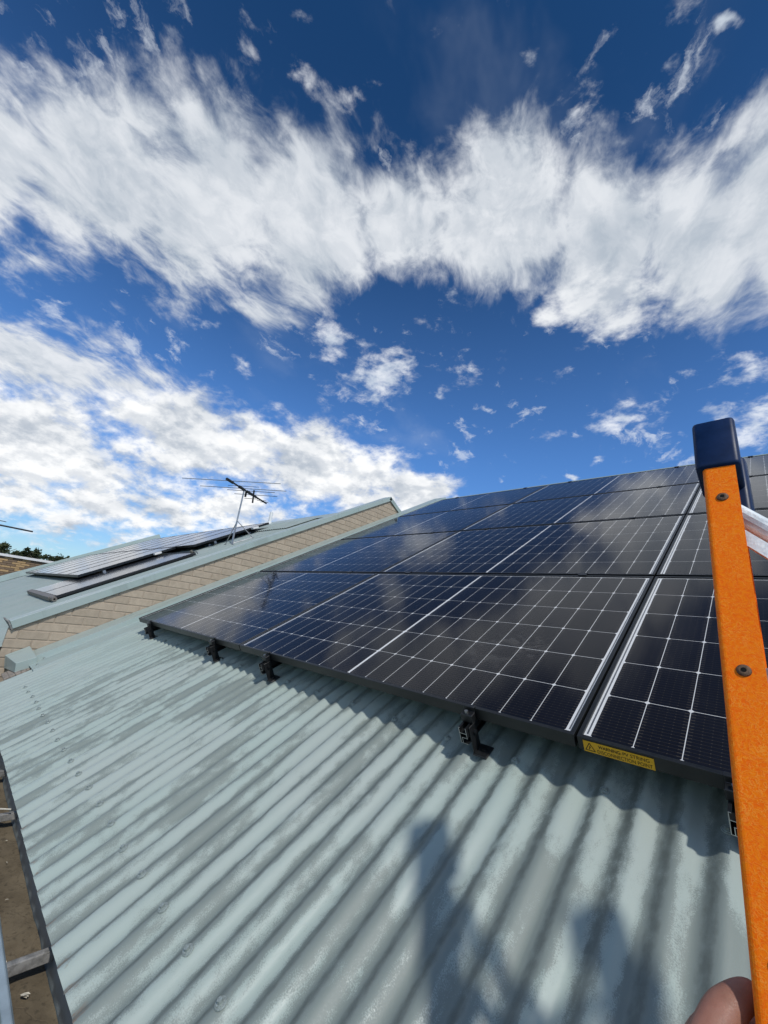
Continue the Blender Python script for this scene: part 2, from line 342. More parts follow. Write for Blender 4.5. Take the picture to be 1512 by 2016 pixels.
SMEAR = (3.12, 0.299, 0.173)
def glass_material(name, ior, dust, rough=0.0, tint=(1, 1, 1)):
    m, nt, out = mat(name)
    g = nt.n('ShaderNodeNewGeometry').outputs['Position']
    f = nt.n('ShaderNodeFresnel', {'IOR': ior}).outputs[0]
    tr = nt.n('ShaderNodeBsdfTransparent', {0: rgb(0.97, 0.98, 0.98)}).outputs[0]
    gl = nt.n('ShaderNodeBsdfGlossy', {0: rgb(*tint), 1: rough}).outputs[0]
    mx = nt.n('ShaderNodeMixShader', {0: f, 1: tr, 2: gl}).outputs[0]
    n1 = nt.noise(g, 3.0, 5, 0.6)
    n2 = nt.noise(g, 60.0, 4, 0.65)
    # a hand-wiped smear on the second panel
    sm = nt.n('ShaderNodeTexGradient', {0: nt.mapping(g, SMEAR, (0, 0, 0.5), (0.26, 0.16, 0.3), 'TEXTURE')}, gradient_type='SPHERICAL').outputs[1]
    sm = nt.m('MULTIPLY', nt.m('MULTIPLY', nt.ramp(sm, 0.0, 0.6), nt.ramp(nt.noise(nt.vm('MULTIPLY', g, (1, 1.6, 1)), 16.0, 5, 0.6, 1.2), 0.46, 0.66)), 0.05)
    d = nt.m('ADD', nt.m('MULTIPLY', nt.ramp(nt.m('ADD', nt.m('MULTIPLY', n1, 0.9), nt.m('MULTIPLY', n2, 0.1)), 0.3, 0.75), dust), sm)
    df = nt.n('ShaderNodeBsdfDiffuse', {0: rgb(0.52, 0.50, 0.47)}).outputs[0]
    mx2 = nt.n('ShaderNodeMixShader', {0: d, 1: mx, 2: df}).outputs[0]
    nt.t.links.new(mx2, out.inputs[0])
    return m
M_glass = glass_material('panel_glass', 1.24, 0.002, 0.075)
M_glass_old = glass_material('old_panel_glass', 1.22, 0.012, 0.12)

# old blue panels on the neighbouring roof
def oldcell():
    m, nt, out = mat('old_blue_cells')
    co = objco(nt)
    sx = nt.n('ShaderNodeSeparateXYZ', {0: co})
    tx = nt.m('FRACT', nt.m('MULTIPLY', sx.outputs[0], 6 / 0.96))
    ty = nt.m('FRACT', nt.m('MULTIPLY', sx.outputs[1], 10 / 1.56))
    g = nt.m('MAXIMUM', nt.m('LESS_THAN', tx, 0.035), nt.m('LESS_THAN', ty, 0.035))
    c = nt.mixc(nt.m('MULTIPLY', g, 0.16), rgb(0.012, 0.016, 0.032), rgb(0.35, 0.36, 0.38))
    principled(nt, out, c, 0.45, 0, 0.3)
    return m
M_oldcell = oldcell()
M_absorber = plain('dark_absorber', (0.020, 0.024, 0.034), 0.45, 0, 0.5, 0.2, 6)

def frp():
    m, nt, out = mat('orange_fibreglass')
    co = objco(nt)
    warpv = nt.vm('MULTIPLY', nt.vm('SUBTRACT', nt.noise(co, 90.0, 3, 0.55, out=1), (0.5, 0.5, 0.5)), (0.02, 0.02, 0.02))
    cw = nt.vm('ADD', co, warpv)
    veil = nt.n('ShaderNodeTexVoronoi', {'Vector': nt.vm('MULTIPLY', cw, (1.0, 1.0, 2.4)), 'Scale': 150.0}, feature='DISTANCE_TO_EDGE').outputs[0]
    fib = nt.ramp(veil, 0.0, 0.10, 1.0, 0.0)
    blot = nt.noise(cw, 260.0, 4, 0.7)
    wide = nt.noise(co, 14.0, 4, 0.6)
    c = nt.mixc(nt.ramp(blot, 0.32, 0.68), rgb(0.96, 0.140, 0.0), rgb(1.0, 0.235, 0.002))
    c = nt.mixc(nt.m('MULTIPLY', nt.m('MULTIPLY', fib, nt.ramp(wide, 0.30, 0.60)), 0.60), c, rgb(1.0, 0.36, 0.05))
    scr = nt.ramp(nt.noise(nt.vm('MULTIPLY', co, (1, 1, 0.35)), 55.0, 5, 0.65), 0.70, 0.78)
    c = nt.mixc(nt.m('MULTIPLY', scr, 0.5), c, rgb(0.50, 0.16, 0.07))
    b = nt.n('ShaderNodeBump', {'Height': nt.m('ADD', nt.m('MULTIPLY', fib, 0.5), blot), 'Strength': 0.28, 'Distance': 0.0006}).outputs[0]
    principled(nt, out, c, 0.50, 0, 0.14, b)
    return m
M_frp = frp()

def skin_mat():
    m, nt, out = mat('skin')
    co = objco(nt)
    f = nt.noise(co, 40.0, 4, 0.55)
    fine = nt.noise(co, 420.0, 3, 0.6)
    c = nt.mixc(nt.ramp(f, 0.3, 0.7), rgb(0.26, 0.125, 0.082), rgb(0.36, 0.190, 0.132))
    wrk = nt.n('ShaderNodeTexVoronoi', {'Vector': nt.vm('MULTIPLY', nt.vm('ADD', co, nt.vm('MULTIPLY', nt.noise(co, 60.0, 3, 0.5, out=1), (0.012, 0.012, 0.012))), (0.6, 0.6, 1.6)), 'Scale': 900.0}, feature='DISTANCE_TO_EDGE').outputs[0]
    line = nt.ramp(wrk, 0.0, 0.10, 1.0, 0.0)
    c = nt.mixc(nt.m('MULTIPLY', line, 0.10), c, rgb(0.16, 0.055, 0.035))
    red = nt.ramp(nt.noise(co, 18.0, 3, 0.5), 0.45, 0.7)
    c = nt.mixc(nt.m('MULTIPLY', red, 0.4), c, rgb(0.34, 0.115, 0.080))
    b = nt.n('ShaderNodeBump', {'Height': nt.m('SUBTRACT', fine, nt.m('MULTIPLY', line, 0.6)), 'Strength': 0.3, 'Distance': 0.0004}).outputs[0]
    p = principled(nt, out, c, 0.5, 0, 0.4, b)
    p.inputs['Subsurface Weight'].default_value = 0.12
    p.inputs['Subsurface Radius'].default_value = (0.012, 0.005, 0.003)
    p.inputs['Subsurface Scale'].default_value = 1.0
    return m
M_skin = skin_mat()
M_sleeve = plain('navy_work_sleeve', (0.03, 0.04, 0.08), 0.9, 0, 0.2, 0.2, 60)

def dirt_mat():
    m, nt, out = mat('dried_gutter_mud')
    co = objco(nt)
    n1 = nt.noise(co, 9.0, 5, 0.6)
    n2 = nt.noise(co, 70.0, 5, 0.65)
    wv = nt.vm('ADD', co, nt.vm('MULTIPLY', nt.noise(co, 22.0, 3, 0.5, out=1), (0.05, 0.05, 0)))
    crack = nt.ramp(nt.n('ShaderNodeTexVoronoi', {'Vector': wv, 'Scale': 8.0}, feature='DISTANCE_TO_EDGE').outputs[0], 0.0, 0.02, 1.0, 0.0)
    c = nt.mixc(nt.ramp(n1, 0.35, 0.65), rgb(0.125, 0.100, 0.066), rgb(0.185, 0.150, 0.100))
    c = nt.mixc(nt.m('MULTIPLY', nt.ramp(n2, 0.52, 0.68), 0.6), c, rgb(0.06, 0.05, 0.036))
    c = nt.mixc(nt.m('MULTIPLY', nt.m('MULTIPLY', crack, nt.ramp(n1, 0.45, 0.6)), 0.14), c, rgb(0.04, 0.033, 0.025))
    b = nt.n('ShaderNodeBump', {'Height': nt.m('SUBTRACT', n2, nt.m('MULTIPLY', crack, 0.3)), 'Strength': 0.5, 'Distance': 0.004}).outputs[0]
    principled(nt, out, c, 0.9, 0, 0.2, b)
    return m
M_dirt = dirt_mat()
def leafmat(name, a, b):
    m, nt, out = mat(name)
    oi = nt.n('ShaderNodeNewGeometry').outputs['Random Per Island']
    c = nt.mixc(oi, rgb(*a), rgb(*b))
    p = nt.n('ShaderNodeBsdfDiffuse', {0: c}).outputs[0]
    t = nt.n('ShaderNodeBsdfTranslucent', {0: c}).outputs[0]
    mx = nt.n('ShaderNodeMixShader', {0: 0.25, 1: p, 2: t}).outputs[0]
    nt.t.links.new(mx, out.inputs[0])
    return m
M_leaf = leafmat('gum_leaves', (0.040, 0.055, 0.026), (0.090, 0.105, 0.055))
M_leafdark = leafmat('pine_leaves', (0.024, 0.038, 0.020), (0.060, 0.076, 0.040))
M_label = plain('yellow_label', (0.80, 0.43, 0.012), 0.45, 0, 0.4, 0.05, 50)
M_ink = plain('black_ink', (0.012, 0.008, 0.006), 0.5, 0, 0.3, 0.05, 50)

# ------------------------------------------------------------------ object helpers
WM, KIDS = {}, {}
I4 = Matrix.Identity(4)
RX = Matrix.Rotation(SLOPE, 4, 'X')          # roof frame: x along the eave, y up the slope, z off the roof
def roofpt(u, v, n=0.0):
    return RX @ Vector((u, v, n))
def roofm(u, v, n=0.0):
    return Matrix.Translation(roofpt(u, v, n)) @ RX
def place(o, W, parent=None):
    COL.objects.link(o)
    if parent is not None:
        o.parent = parent
        o.matrix_basis = WM[parent.name].inverted() @ W
        KIDS.setdefault(parent.name, []).append(o)
    else:
        o.matrix_basis = W
    WM[o.name] = W.copy()
    return o
def thing(name, label, cat, W=I4, group=None):
    o = bpy.data.objects.new(name, None)
    o.empty_display_size = 0.1
    place(o, W)
    o['label'] = label; o['category'] = cat
    if group: o['group'] = group
    return o
def tag(o, label=None, cat=None, group=None, kind=None):
    if label: o['label'] = label
    if cat: o['category'] = cat
    if group: o['group'] = group
    if kind: o['kind'] = kind
    return o
def relink(o, parent, local):
    """a copy of one object under another parent"""
    c = o.copy()
    COL.objects.link(c)
    c.parent = parent
    c.matrix_basis = local
    KIDS.setdefault(parent.name, []).append(c)
    WM[c.name] = WM[parent.name] @ local
    return c
def dup(root, W, label=None):
    r = root.copy()
    COL.objects.link(r)
    r.matrix_basis = W
    WM[r.name] = W.copy()
    if label: r['label'] = label
    def rec(a, b):
        for ch in list(KIDS.get(a.name, [])):
            rec(ch, relink(ch, b, ch.matrix_basis.copy()))
    rec(root, r)
    return r

class MB:
    """collects vertices and faces of one mesh"""
    def __init__(s):
        s.v, s.f = [], []
    def add(s, vs, fs):
        k = len(s.v)
        s.v += [tuple(p) for p in vs]
        s.f += [tuple(i + k for i in f) for f in fs]
        return s
    def box(s, x0, x1, y0, y1, z0, z1):
        return s.add([(x0,y0,z0),(x1,y0,z0),(x1,y1,z0),(x0,y1,z0),(x0,y0,z1),(x1,y0,z1),(x1,y1,z1),(x0,y1,z1)],
                     [(0,3,2,1),(4,5,6,7),(0,1,5,4),(1,2,6,5),(2,3,7,6),(3,0,4,7)])
    def tube(s, p0, p1, r0, r1=None, n=8, caps=True):
        r1 = r0 if r1 is None else r1
        p0, p1 = Vector(p0), Vector(p1)
        d = (p1 - p0).normalized()
        a = d.orthogonal().normalized(); b = d.cross(a)
        vs = [p0 + (a * math.cos(t) + b * math.sin(t)) * r0 for t in [2 * math.pi * i / n for i in range(n)]]
        vs += [p1 + (a * math.cos(t) + b * math.sin(t)) * r1 for t in [2 * math.pi * i / n for i in range(n)]]
        fs = [(i, (i + 1) % n, n + (i + 1) % n, n + i) for i in range(n)]
        if caps: fs += [tuple(range(n - 1, -1, -1)), tuple(range(n, 2 * n))]
        return s.add(vs, fs)
    def prism(s, prof, axis, a0, a1):
        """extrude a closed 2-D profile along an axis: 'x' takes (y,z), 'y' takes (x,z), 'z' takes (x,y)"""
        n = len(prof)
        def mk(p, t):
            return {'x': (t, p[0], p[1]), 'y': (p[0], t, p[1]), 'z': (p[0], p[1], t)}[axis]
        vs = [mk(p, a0) for p in prof] + [mk(p, a1) for p in prof]
        fs = [(i, (i + 1) % n, n + (i + 1) % n, n + i) for i in range(n)] + [tuple(range(n - 1, -1, -1)), tuple(range(n, 2 * n))]
        return s.add(vs, fs)
    def mesh(s, name, mats, smooth=False, bevel=0.0, seg=2, weld=False, angle=30, recalc=True):
        me = bpy.data.meshes.new(name)
        me.from_pydata(s.v, [], s.f)
        bm = bmesh.new(); bm.from_mesh(me)
        if weld: bmesh.ops.remove_doubles(bm, verts=bm.verts, dist=1e-6)
        if recalc: bmesh.ops.recalc_face_normals(bm, faces=bm.faces)
        if bevel:
            ed = [e for e in bm.edges if len(e.link_faces) == 2 and e.calc_face_angle(0) > R(angle)]
            bmesh.ops.bevel(bm, geom=ed, offset=bevel, segments=seg, affect='EDGES', profile=0.5, clamp_overlap=True)
        bm.to_mesh(me); bm.free()
        if smooth:
            me.polygons.foreach_set('use_smooth', [True] * len(me.polygons))
        for m in (mats if isinstance(mats, (list, tuple)) else [mats]):
            me.materials.append(m)
        return me
    def obj(s, name, mats, parent=None, W=I4, **kw):
        return place(bpy.data.objects.new(name, s.mesh(name, mats, **kw)), W, parent)
def instance(name, me, parent, W):
    return place(bpy.data.objects.new(name, me), W, parent)

# ================================================================== SETTING
GZ = -3.7
g = MB()
N = 24
for i in range(N + 1):
    for j in range(N + 1):
        x = ((i / N) * 2 - 1); y = ((j / N) * 2 - 1)
        x = math.copysign(abs(x) ** 2.2, x) * 900; y = math.copysign(abs(y) ** 2.2, y) * 900
        d = math.hypot(x, y)
        g.v.append((x, y, GZ + (mnoise.noise(Vector((x * 0.02, y * 0.02, 0))) * 0.4 if d > 30 else 0)))
for i in range(N):
    for j in range(N):
        k = i * (N + 1) + j
        g.f.append((k, k + N + 1, k + N + 2, k + 1))
ground = g.obj('ground', M_ground, smooth=True)
tag(ground, kind='structure')

# ------------------------------------------------------------------ corrugated sheets
PITCH, DEPTH = 0.0762, 0.0165
CREST = 2.465
NTOP = -0.125                                   # crest line below the panel tops
def corrugated(u0, u1, v0, v1, ntop, vsegs, per=12, lap=0.0, phase=CREST, sag=0.0):
    mb = MB()
    nu = max(2, int(round((u1 - u0) / PITCH * per)))
    for j in range(vsegs + 1):
        v = v0 + (v1 - v0) * j / vsegs
        for i in range(nu + 1):
            u = u0 + (u1 - u0) * i / nu
            z = ntop - DEPTH / 2 + DEPTH / 2 * math.cos(2 * math.pi * (u - phase) / PITCH)
            z += lap * (1 - i / nu)
            z += sag * mnoise.noise(Vector((u * 2.1, v * 1.3, 3.0)))
            mb.v.append((u, v, z))
    for j in range(vsegs):
        for i in range(nu):
            k = j * (nu + 1) + i
            mb.f.append((k, k + 1, k + nu + 2, k + nu + 1))
    return mb

house = thing('near_house', 'near house roof of pale green corrugated steel carrying black solar panels', 'house', Matrix.Translation((3.5, 2.0, GZ)))
EAVE, RIDGE = -0.967, 5.42
screw = MB()
for z0, z1, r0, r1, n in ((0.0, 0.0020, 0.0118, 0.0108, 16), (0.0020, 0.0036, 0.0088, 0.0082, 14), (0.0036, 0.0090, 0.0056, 0.0053, 6)):
    screw.tube((0, 0, z0), (0, 0, z1), r0, r1, n)
screw_me = screw.mesh('roof_screw', M_screw)
sheets = []
us = CREST - PITCH * 36.5
k = 0
while us < 7.4:
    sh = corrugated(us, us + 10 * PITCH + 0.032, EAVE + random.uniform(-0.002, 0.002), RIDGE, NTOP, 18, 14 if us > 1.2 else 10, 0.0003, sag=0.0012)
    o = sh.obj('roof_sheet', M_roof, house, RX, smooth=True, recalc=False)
    sheets.append((us, us + 10 * PITCH, o))
    us += 10 * PITCH
def add_screw(u, v):
    for a, b, o in sheets:
        if a <= u < b:
            t = Matrix.Rotation(random.uniform(0, 1), 4, 'Z') @ Matrix.Rotation(random.uniform(-.1, .1), 4, 'X')
            instance('roof_screw', screw_me, o, roofm(u, v, NTOP + 0.0004) @ t)
for i in range(-15, 28):
    u = CREST + i * 2 * PITCH
    if u > -0.16: add_screw(u, -0.78 + random.uniform(-0.004, 0.004))
for i in range(-10, 18):
    u = 2.394 + i * 3 * PITCH
    if u > 0.1: add_screw(CREST + round((u - CREST) / PITCH) * PITCH, -0.010 + random.uniform(-0.006, 0.006))
# ridge cap, far slope and the walls below, so that the house is whole
rc = MB(); rc.prism([(RIDGE - 0.20, NTOP + 0.004), (RIDGE - 0.01, NTOP + 0.012), (RIDGE + 0.003, NTOP + 0.02), (RIDGE + 0.003, NTOP - 0.01)], 'x', -0.62, 8.0)
rc.obj('ridge_cap', M_flash, house, RX)
ry, rz = (RX @ Vector((0, RIDGE, NTOP)))[1:]
bs_ = MB(); bs_.add([(-0.60, ry + 0.002, rz - 0.004), (8.0, ry + 0.002, rz - 0.004), (8.0, ry + 4.6, rz - 2.66), (-0.60, ry + 4.6, rz - 2.66)], [(0, 1, 2, 3)])
bs_.obj('rear_roof', M_roof2, house)
hw = MB(); hw.prism([(-0.40, GZ), (ry + 4.3, GZ), (ry + 4.3, rz - 2.75), (ry, rz - 0.12), (-0.40, -0.53)], 'x', -0.55, 7.9)
hw.obj('wall', M_fb_brown, house)
fb = MB(); fb.box(-0.5, 8.0, -0.745, -0.722, -0.80, -0.625)
fb.obj('fascia_board', M_gutlip, house, bevel=0.002)

# barge capping along the left edge: bright top, upright face, flat tray on the roof
cap = MB()
prof = [(-0.757, -0.078), (-0.505, -0.082), (-0.500, -0.122), (-0.222, -0.1195), (-0.205, -0.128), (-0.205, -0.1305), (-0.224, -0.1225), (-0.515, -0.1255), (-0.520, -0.12), (-0.757, -0.12)]
cap.prism(prof, 'y', -0.70, RIDGE + 0.02)
cap.obj('barge_capping', M_flash, house, RX, bevel=0.002, seg=1)
ebx = MB()
ebx.add([(-0.752, -0.83, -0.128), (-0.452, -0.79, -0.134), (-0.44, -0.655, -0.148), (-0.752, -0.655, -0.148),
         (-0.752, -0.80, -0.030), (-0.452, -0.765, -0.070), (-0.44, -0.640, -0.080), (-0.752, -0.64, -0.030)],
        [(0,3,2,1),(4,5,6,7),(0,1,5,4),(1,2,6,5),(2,3,7,6),(3,0,4,7)])
ebx.obj('barge_end_box', M_flash, house, RX, bevel=0.0025, seg=1)
mo = MB()
rnd = random.Random(4)
for i in range(9):
    v = -0.86 + i * 0.034
    mo.box(-0.64 + rnd.uniform(0, .03), -0.385 + rnd.uniform(-.02, .02), v, v + 0.036, -0.160, -0.137 + rnd.uniform(-.006, .008))
mo.obj('mortar_bed', M_mortar, house, RX, bevel=0.006)
for (u, v) in ((-0.495, -0.60), (-0.36, -0.66)):
    instance('roof_screw', screw_me, house, roofm(u + 0.02, v, NTOP + 0.004))

# gutter: trough, mud, straps
gut = MB()
go = [(-0.746, -0.610), (-0.746, -0.705), (-0.842, -0.705), (-0.846, -0.612), (-0.853, -0.603), (-0.866, -0.606), (-0.868, -0.622), (-0.858, -0.640), (-0.872, -0.715), (-0.742, -0.717), (-0.742, -0.610)]
gut.prism(go, 'x', -0.45, 8.0)
gut.obj('gutter', M_gutlip, house, bevel=0.0015, seg=1)
mud = MB()
nx, ny = 240, 8
for i in range(nx + 1):
    x = 0.4 + i * (4.2 / nx)
    for j in range(ny + 1):
        y = -0.7475 - j * (0.0945 / ny)
        mud.v.append((x, y, -0.690 + 0.006 * mnoise.noise(Vector((x * 7, y * 18, 1))) + 0.003 * mnoise.noise(Vector((x * 30, y * 40, 5)))))
for i in range(nx):
    for j in range(ny):
        k = i * (ny + 1) + j
        mud.f.append((k, k + 1, k + ny + 2, k + ny + 1))
mud.obj('gutter_mud', M_dirt, house, smooth=True)
for x, h in ((2.545, 0.0), (1.745, 0.0), (1.30, 0.004), (0.6, 0.0), (3.35, 0.0)):
    s = MB(); s.box(x - 0.0085, x + 0.0085, -0.846, -0.746, -0.662 + h, -0.638 + h)
    s.obj('gutter_strap', M_strap, house, bevel=0.002)
# litter lying in the mud
lit = MB()
rnd = random.Random(12)
def leafbit(x, y, z, L, w, a, tilt):
    m = Matrix.Translation((x, y, z)) @ Matrix.Rotation(a, 4, 'Z') @ Matrix.Rotation(tilt, 4, 'Y')
    pts = [m @ Vector(p) for p in ((-L, 0, 0), (-L * .4, w, .002), (L * .5, w * .8, .003), (L, 0, .001), (L * .5, -w * .8, .003), (-L * .4, -w, .002))]
    lit.add(pts, [(0, 1, 2, 3, 4, 5)])
for i in range(12):
    x = rnd.uniform(1.2, 2.9)
    leafbit(x, rnd.uniform(-0.836, -0.76), -0.682, rnd.uniform(.003, .009), rnd.uniform(.001, .003), rnd.uniform(0, 6), rnd.uniform(-.2, .2))
for (x, y, L) in ((2.505, -0.823, .009), (2.475, -0.828, .006), (2.60, -0.80, .009)):
    for r in range(3):
        leafbit(x + r * .002, y + r * .001, -0.679 + r * .002, L, .004, rnd.uniform(0, 3), .2)
lit.tube((1.715, -0.842, -0.622), (1.77, -0.775, -0.618), 0.0035, 0.0022, 6)
tag(lit.obj('leaf_litter', M_twig), 'pale dry leaf scraps and a twig lying in the gutter mud', 'litter', kind='stuff')

# ------------------------------------------------------------------ neighbouring gable house
NR = 0.05                                        # its roof plane, measured in the near roof's frame
nb = thing('neighbour_house', 'neighbouring house with beige painted brick gable and green roof', 'house', Matrix.Translation((-6.0, 2.0, GZ)))
XW = -0.76
RIDGE2 = 4.212
rp = RX @ Vector((0, RIDGE2, NR)); RY2, RZ2 = rp[1], rp[2]
usx = -0.80 - PITCH * 150 - 0.01
st = usx
while st < -0.84:
    en = min(st + 10 * PITCH + 0.03, -0.79)
    sh = corrugated(st, en, -2.2, RIDGE2 - 0.01, NR, 4, 8, 0.0016, sag=0.002)
    sh.obj('roof_sheet', M_roof2, nb, RX, smooth=True, recalc=False)
    st += 10 * PITCH
up = MB()                                        # upper lap of the sheets below the ridge
upc = corrugated(-12.2, -2.55, 3.27, RIDGE2 - 0.02, NR + 0.022, 2, 8)
upc.obj('upper_roof_sheet', M_roof2, nb, RX, smooth=True)
rc2 = MB(); rc2.prism([(RY2 - 0.22, RZ2 - 0.105), (RY2, RZ2 + 0.035), (RY2 + 0.22, RZ2 - 0.105), (RY2 + 0.22, RZ2 - 0.112), (RY2, RZ2 + 0.026), (RY2 - 0.22, RZ2 - 0.112)], 'x', -12.1, -0.9)
rc2.obj('ridge_cap', M_flash, nb)
rr2 = MB(); rr2.add([(-12.2, RY2 + .003, RZ2 - 0.006), (-0.80, RY2 + .003, RZ2 - 0.006), (-0.80, RY2 + 4.2, RZ2 - 2.43), (-12.2, RY2 + 4.2, RZ2 - 2.43)], [(0, 1, 2, 3)])
rr2.obj('rear_roof', M_roof2, nb)
fl = MB(); fl.box(-2.30, -0.93, -0.66, 3.2, NR + 0.004, NR + 0.007)
fl.obj('apron_flashing', M_flash_old, nb, RX)
# barge cappings: fascia 63 mm deep, folded top
bprof = [(-0.735, 0.157), (-0.735, 0.222), (-0.90, 0.226), (-0.93, NR + 0.01), (-0.925, NR + 0.008), (-0.893, 0.218), (-0.745, 0.214), (-0.745, 0.157)]
bc = MB(); bc.prism(bprof, 'y', -0.705, RIDGE2 + 0.004)
bc.obj('barge_capping', M_flash, nb, RX, bevel=0.0015, seg=1)
bl = MB(); bl.prism([(-12.22 + (-0.735 - p[0]) * -1 * -1, p[1]) for p in bprof], 'y', -2.2, RIDGE2 + 0.004)
bl.obj('barge_capping', M_flash, nb, RX, bevel=0.0015, seg=1)
# far slope's capping is the mirror image about the ridge
pk = RX @ Vector((0, RIDGE2, 0))
MIR = Matrix.Translation((0, pk[1] + 0.0, pk[2])) @ Matrix.Rotation(-SLOPE, 4, 'X')
dn = 2 * math.sin(SLOPE) * 0  # ridge height is shared
mprof = [(p[0], p[1]) for p in bprof]
# shift so both fascias meet at the apex
ap = RX @ Vector((0, RIDGE2, 0.222)); ap2 = MIR @ Vector((0, 0, 0.222)); sh_ = ap - ap2
br = MB(); br.prism(mprof, 'y', 0.002, 4.2)
br.obj('barge_capping', M_flash, nb, Matrix.Translation((0, sh_[1] + 0.001, sh_[2])) @ MIR, bevel=0.0015, seg=1)
# ragged end of the capping at the eave
en = MB(); en.add([(-0.735, -0.706, 0.150), (-0.735, -0.708, 0.224), (-0.80, -0.725, 0.262), (-0.87, -0.712, 0.228), (-0.90, -0.706, 0.14), (-0.735, -0.716, 0.152), (-0.735, -0.717, 0.224), (-0.80, -0.735, 0.262), (-0.87, -0.722, 0.228), (-0.90, -0.716, 0.14)],
    [(0, 1, 2, 3, 4), (9, 8, 7, 6, 5), (0, 5, 6, 1), (1, 6, 7, 2), (2, 7, 8, 3), (3, 8, 9, 4), (4, 9, 5, 0)])
en.obj('capping_end', M_strap, nb, RX)
# wall body and its individual bricks
wy0 = -0.714
def roofline_z(y):                                # underside of the fascia
    t = (RX @ Vector((0, 0, 0.165)))
    z_near = t[2] + (y - t[1]) * math.tan(SLOPE)
    pa = RX @ Vector((0, RIDGE2, 0.165))
    return z_near if y <= pa[1] else pa[2] - (y - pa[1]) * math.tan(SLOPE)
apy = (RX @ Vector((0, RIDGE2, 0.165)))[1]
wall = MB(); wall.prism([(wy0 + 0.006, GZ), (apy + 3.9, GZ), (apy + 3.9, roofline_z(apy + 3.9)), (apy, roofline_z(apy)), (wy0 + 0.006, roofline_z(wy0))], 'x', XW - 0.11, XW - 0.0045)
wall_o = wall.obj('wall', M_wallpaint, nb)
rest = MB(); rest.prism([(-1.9, GZ), (apy + 3.9, GZ), (apy + 3.9, -0.1), (apy, 2.0), (-1.9, -1.2)], 'x', -12.0, XW - 0.2)
rest.obj('side_wall', M_brick, nb)
CH, BLn, J = 0.0745, 0.2125, 0.009
def clip(poly, a, b, c):                          # keep a*y + b*z <= c
    out = []
    for i in range(len(poly)):
        p, q_ = poly[i], poly[(i + 1) % len(poly)]
        dp, dq = a * p[0] + b * p[1] - c, a * q_[0] + b * q_[1] - c
        if dp <= 0: out.append(p)
        if dp * dq < 0:
            t = dp / (dp - dq)
            out.append((p[0] + (q_[0] - p[0]) * t, p[1] + (q_[1] - p[1]) * t))
    return out
def brickmesh(poly, depth, bev, m):
    b = MB(); b.prism(poly, 'x', 0.0, depth)
    return b.mesh('brick', m, bevel=bev, seg=1)
full_bricks = [brickmesh([(0, 0), (BLn - J, 0), (BLn - J, CH - J), (0, CH - J)], 0.018, 0.003, M_brick) for _ in range(1)]
capn = RX @ Vector((0, 0, -0.10))
nbricks = 0
tan_ = math.tan(SLOPE)
zc_near = roofline_z(0.0)
for row in range(-8, 36):
    z0 = -0.225 + 0.0745 * row + 0.0045
    z1 = z0 + CH - J
    off = (0.0 if row % 2 == 0 else BLn / 2) - 0.028
    kcol = -2
    while True:
        y0 = wy0 + off + kcol * BLn; kcol += 1
        y1 = y0 + BLn - J
        if y0 > apy + 0.8: break
        if y1 < wy0 + 0.02: continue
        poly = [(y0, z0), (y1, z0), (y1, z1), (y0, z1)]
        if y0 < wy0: poly = clip(poly, -1, 0, -wy0)
        poly = clip(poly, -tan_, 1, zc_near + 0.004)                      # under the near fascia
        poly = clip(poly, tan_, 1, roofline_z(apy) + apy * tan_ + 0.004)   # under the far fascia
        if len(poly) < 3: continue
        area = abs(sum(poly[i][0] * poly[(i + 1) % len(poly)][1] - poly[(i + 1) % len(poly)][0] * poly[i][1] for i in range(len(poly)))) / 2
        if area < 0.0006: continue
        # hidden behind the near roof's capping: leave out
        if max(p[1] - (capn[2] + (p[0] - capn[1]) * tan_) for p in poly) < -0.06: continue
        dx = rnd.uniform(-0.001, 0.001)
        if len(poly) == 4 and abs(area - (BLn - J) * (CH - J)) < 1e-6:
            instance('brick', full_bricks[0], wall_o, Matrix.Translation((XW - 0.018 + dx, y0, z0)))
        else:
            cy, cz = poly[0]
            instance('brick', brickmesh([(p[0] - cy, p[1] - cz) for p in poly], 0.018, 0.0022, M_brick), wall_o, Matrix.Translation((XW - 0.018 + dx, cy, cz)))
        nbricks += 1
# the one brick beside the box that lost its paint
rb = MB(); rb.prism([(-0.607, -0.520), (-0.575, -0.563), (-0.585, -0.60), (-0.612, -0.60)], 'x', XW, XW + 0.012)
rb.obj('bare_brick', M_redbrick, nb, bevel=0.002, seg=1)

# ------------------------------------------------------------------ things on the neighbour's roof
def old_panel_proto():
    t = thing('old_solar_panel', 'x', 'solar panel', roofm(-5.4, 0.40, 0.17), 'old solar panels on the neighbouring roof')
    w, h = 0.985, 1.575
    fr = MB()
    fr.box(0, w, 0, 0.02, -0.04, 0); fr.box(0, w, h - 0.02, h, -0.04, 0)
    fr.box(0, 0.02, 0.0202, h - 0.0202, -0.04, 0); fr.box(w - 0.02, w, 0.0202, h - 0.0202, -0.04, 0)
    fr.obj('frame', M_frame, t, WM[t.name])
    fc = MB(); fc.box(0.018, w - 0.018, 0.018, h - 0.018, -0.012, -0.006)
    fc.obj('cell_sheet', M_oldcell, t, WM[t.name])
    gg = MB(); gg.add([(0.0205, 0.0205, -0.003), (w - 0.0205, 0.0205, -0.003), (w - 0.0205, h - 0.0205, -0.003), (0.0205, h - 0.0205, -0.003)], [(0, 1, 2, 3)])
    gg.obj('glass', M_glass_old, t, WM[t.name], recalc=False)
    return t
ORD = ['first', 'second', 'third', 'fourth', 'fifth', 'sixth', 'seventh']
pv0 = old_panel_proto()
firstp = True
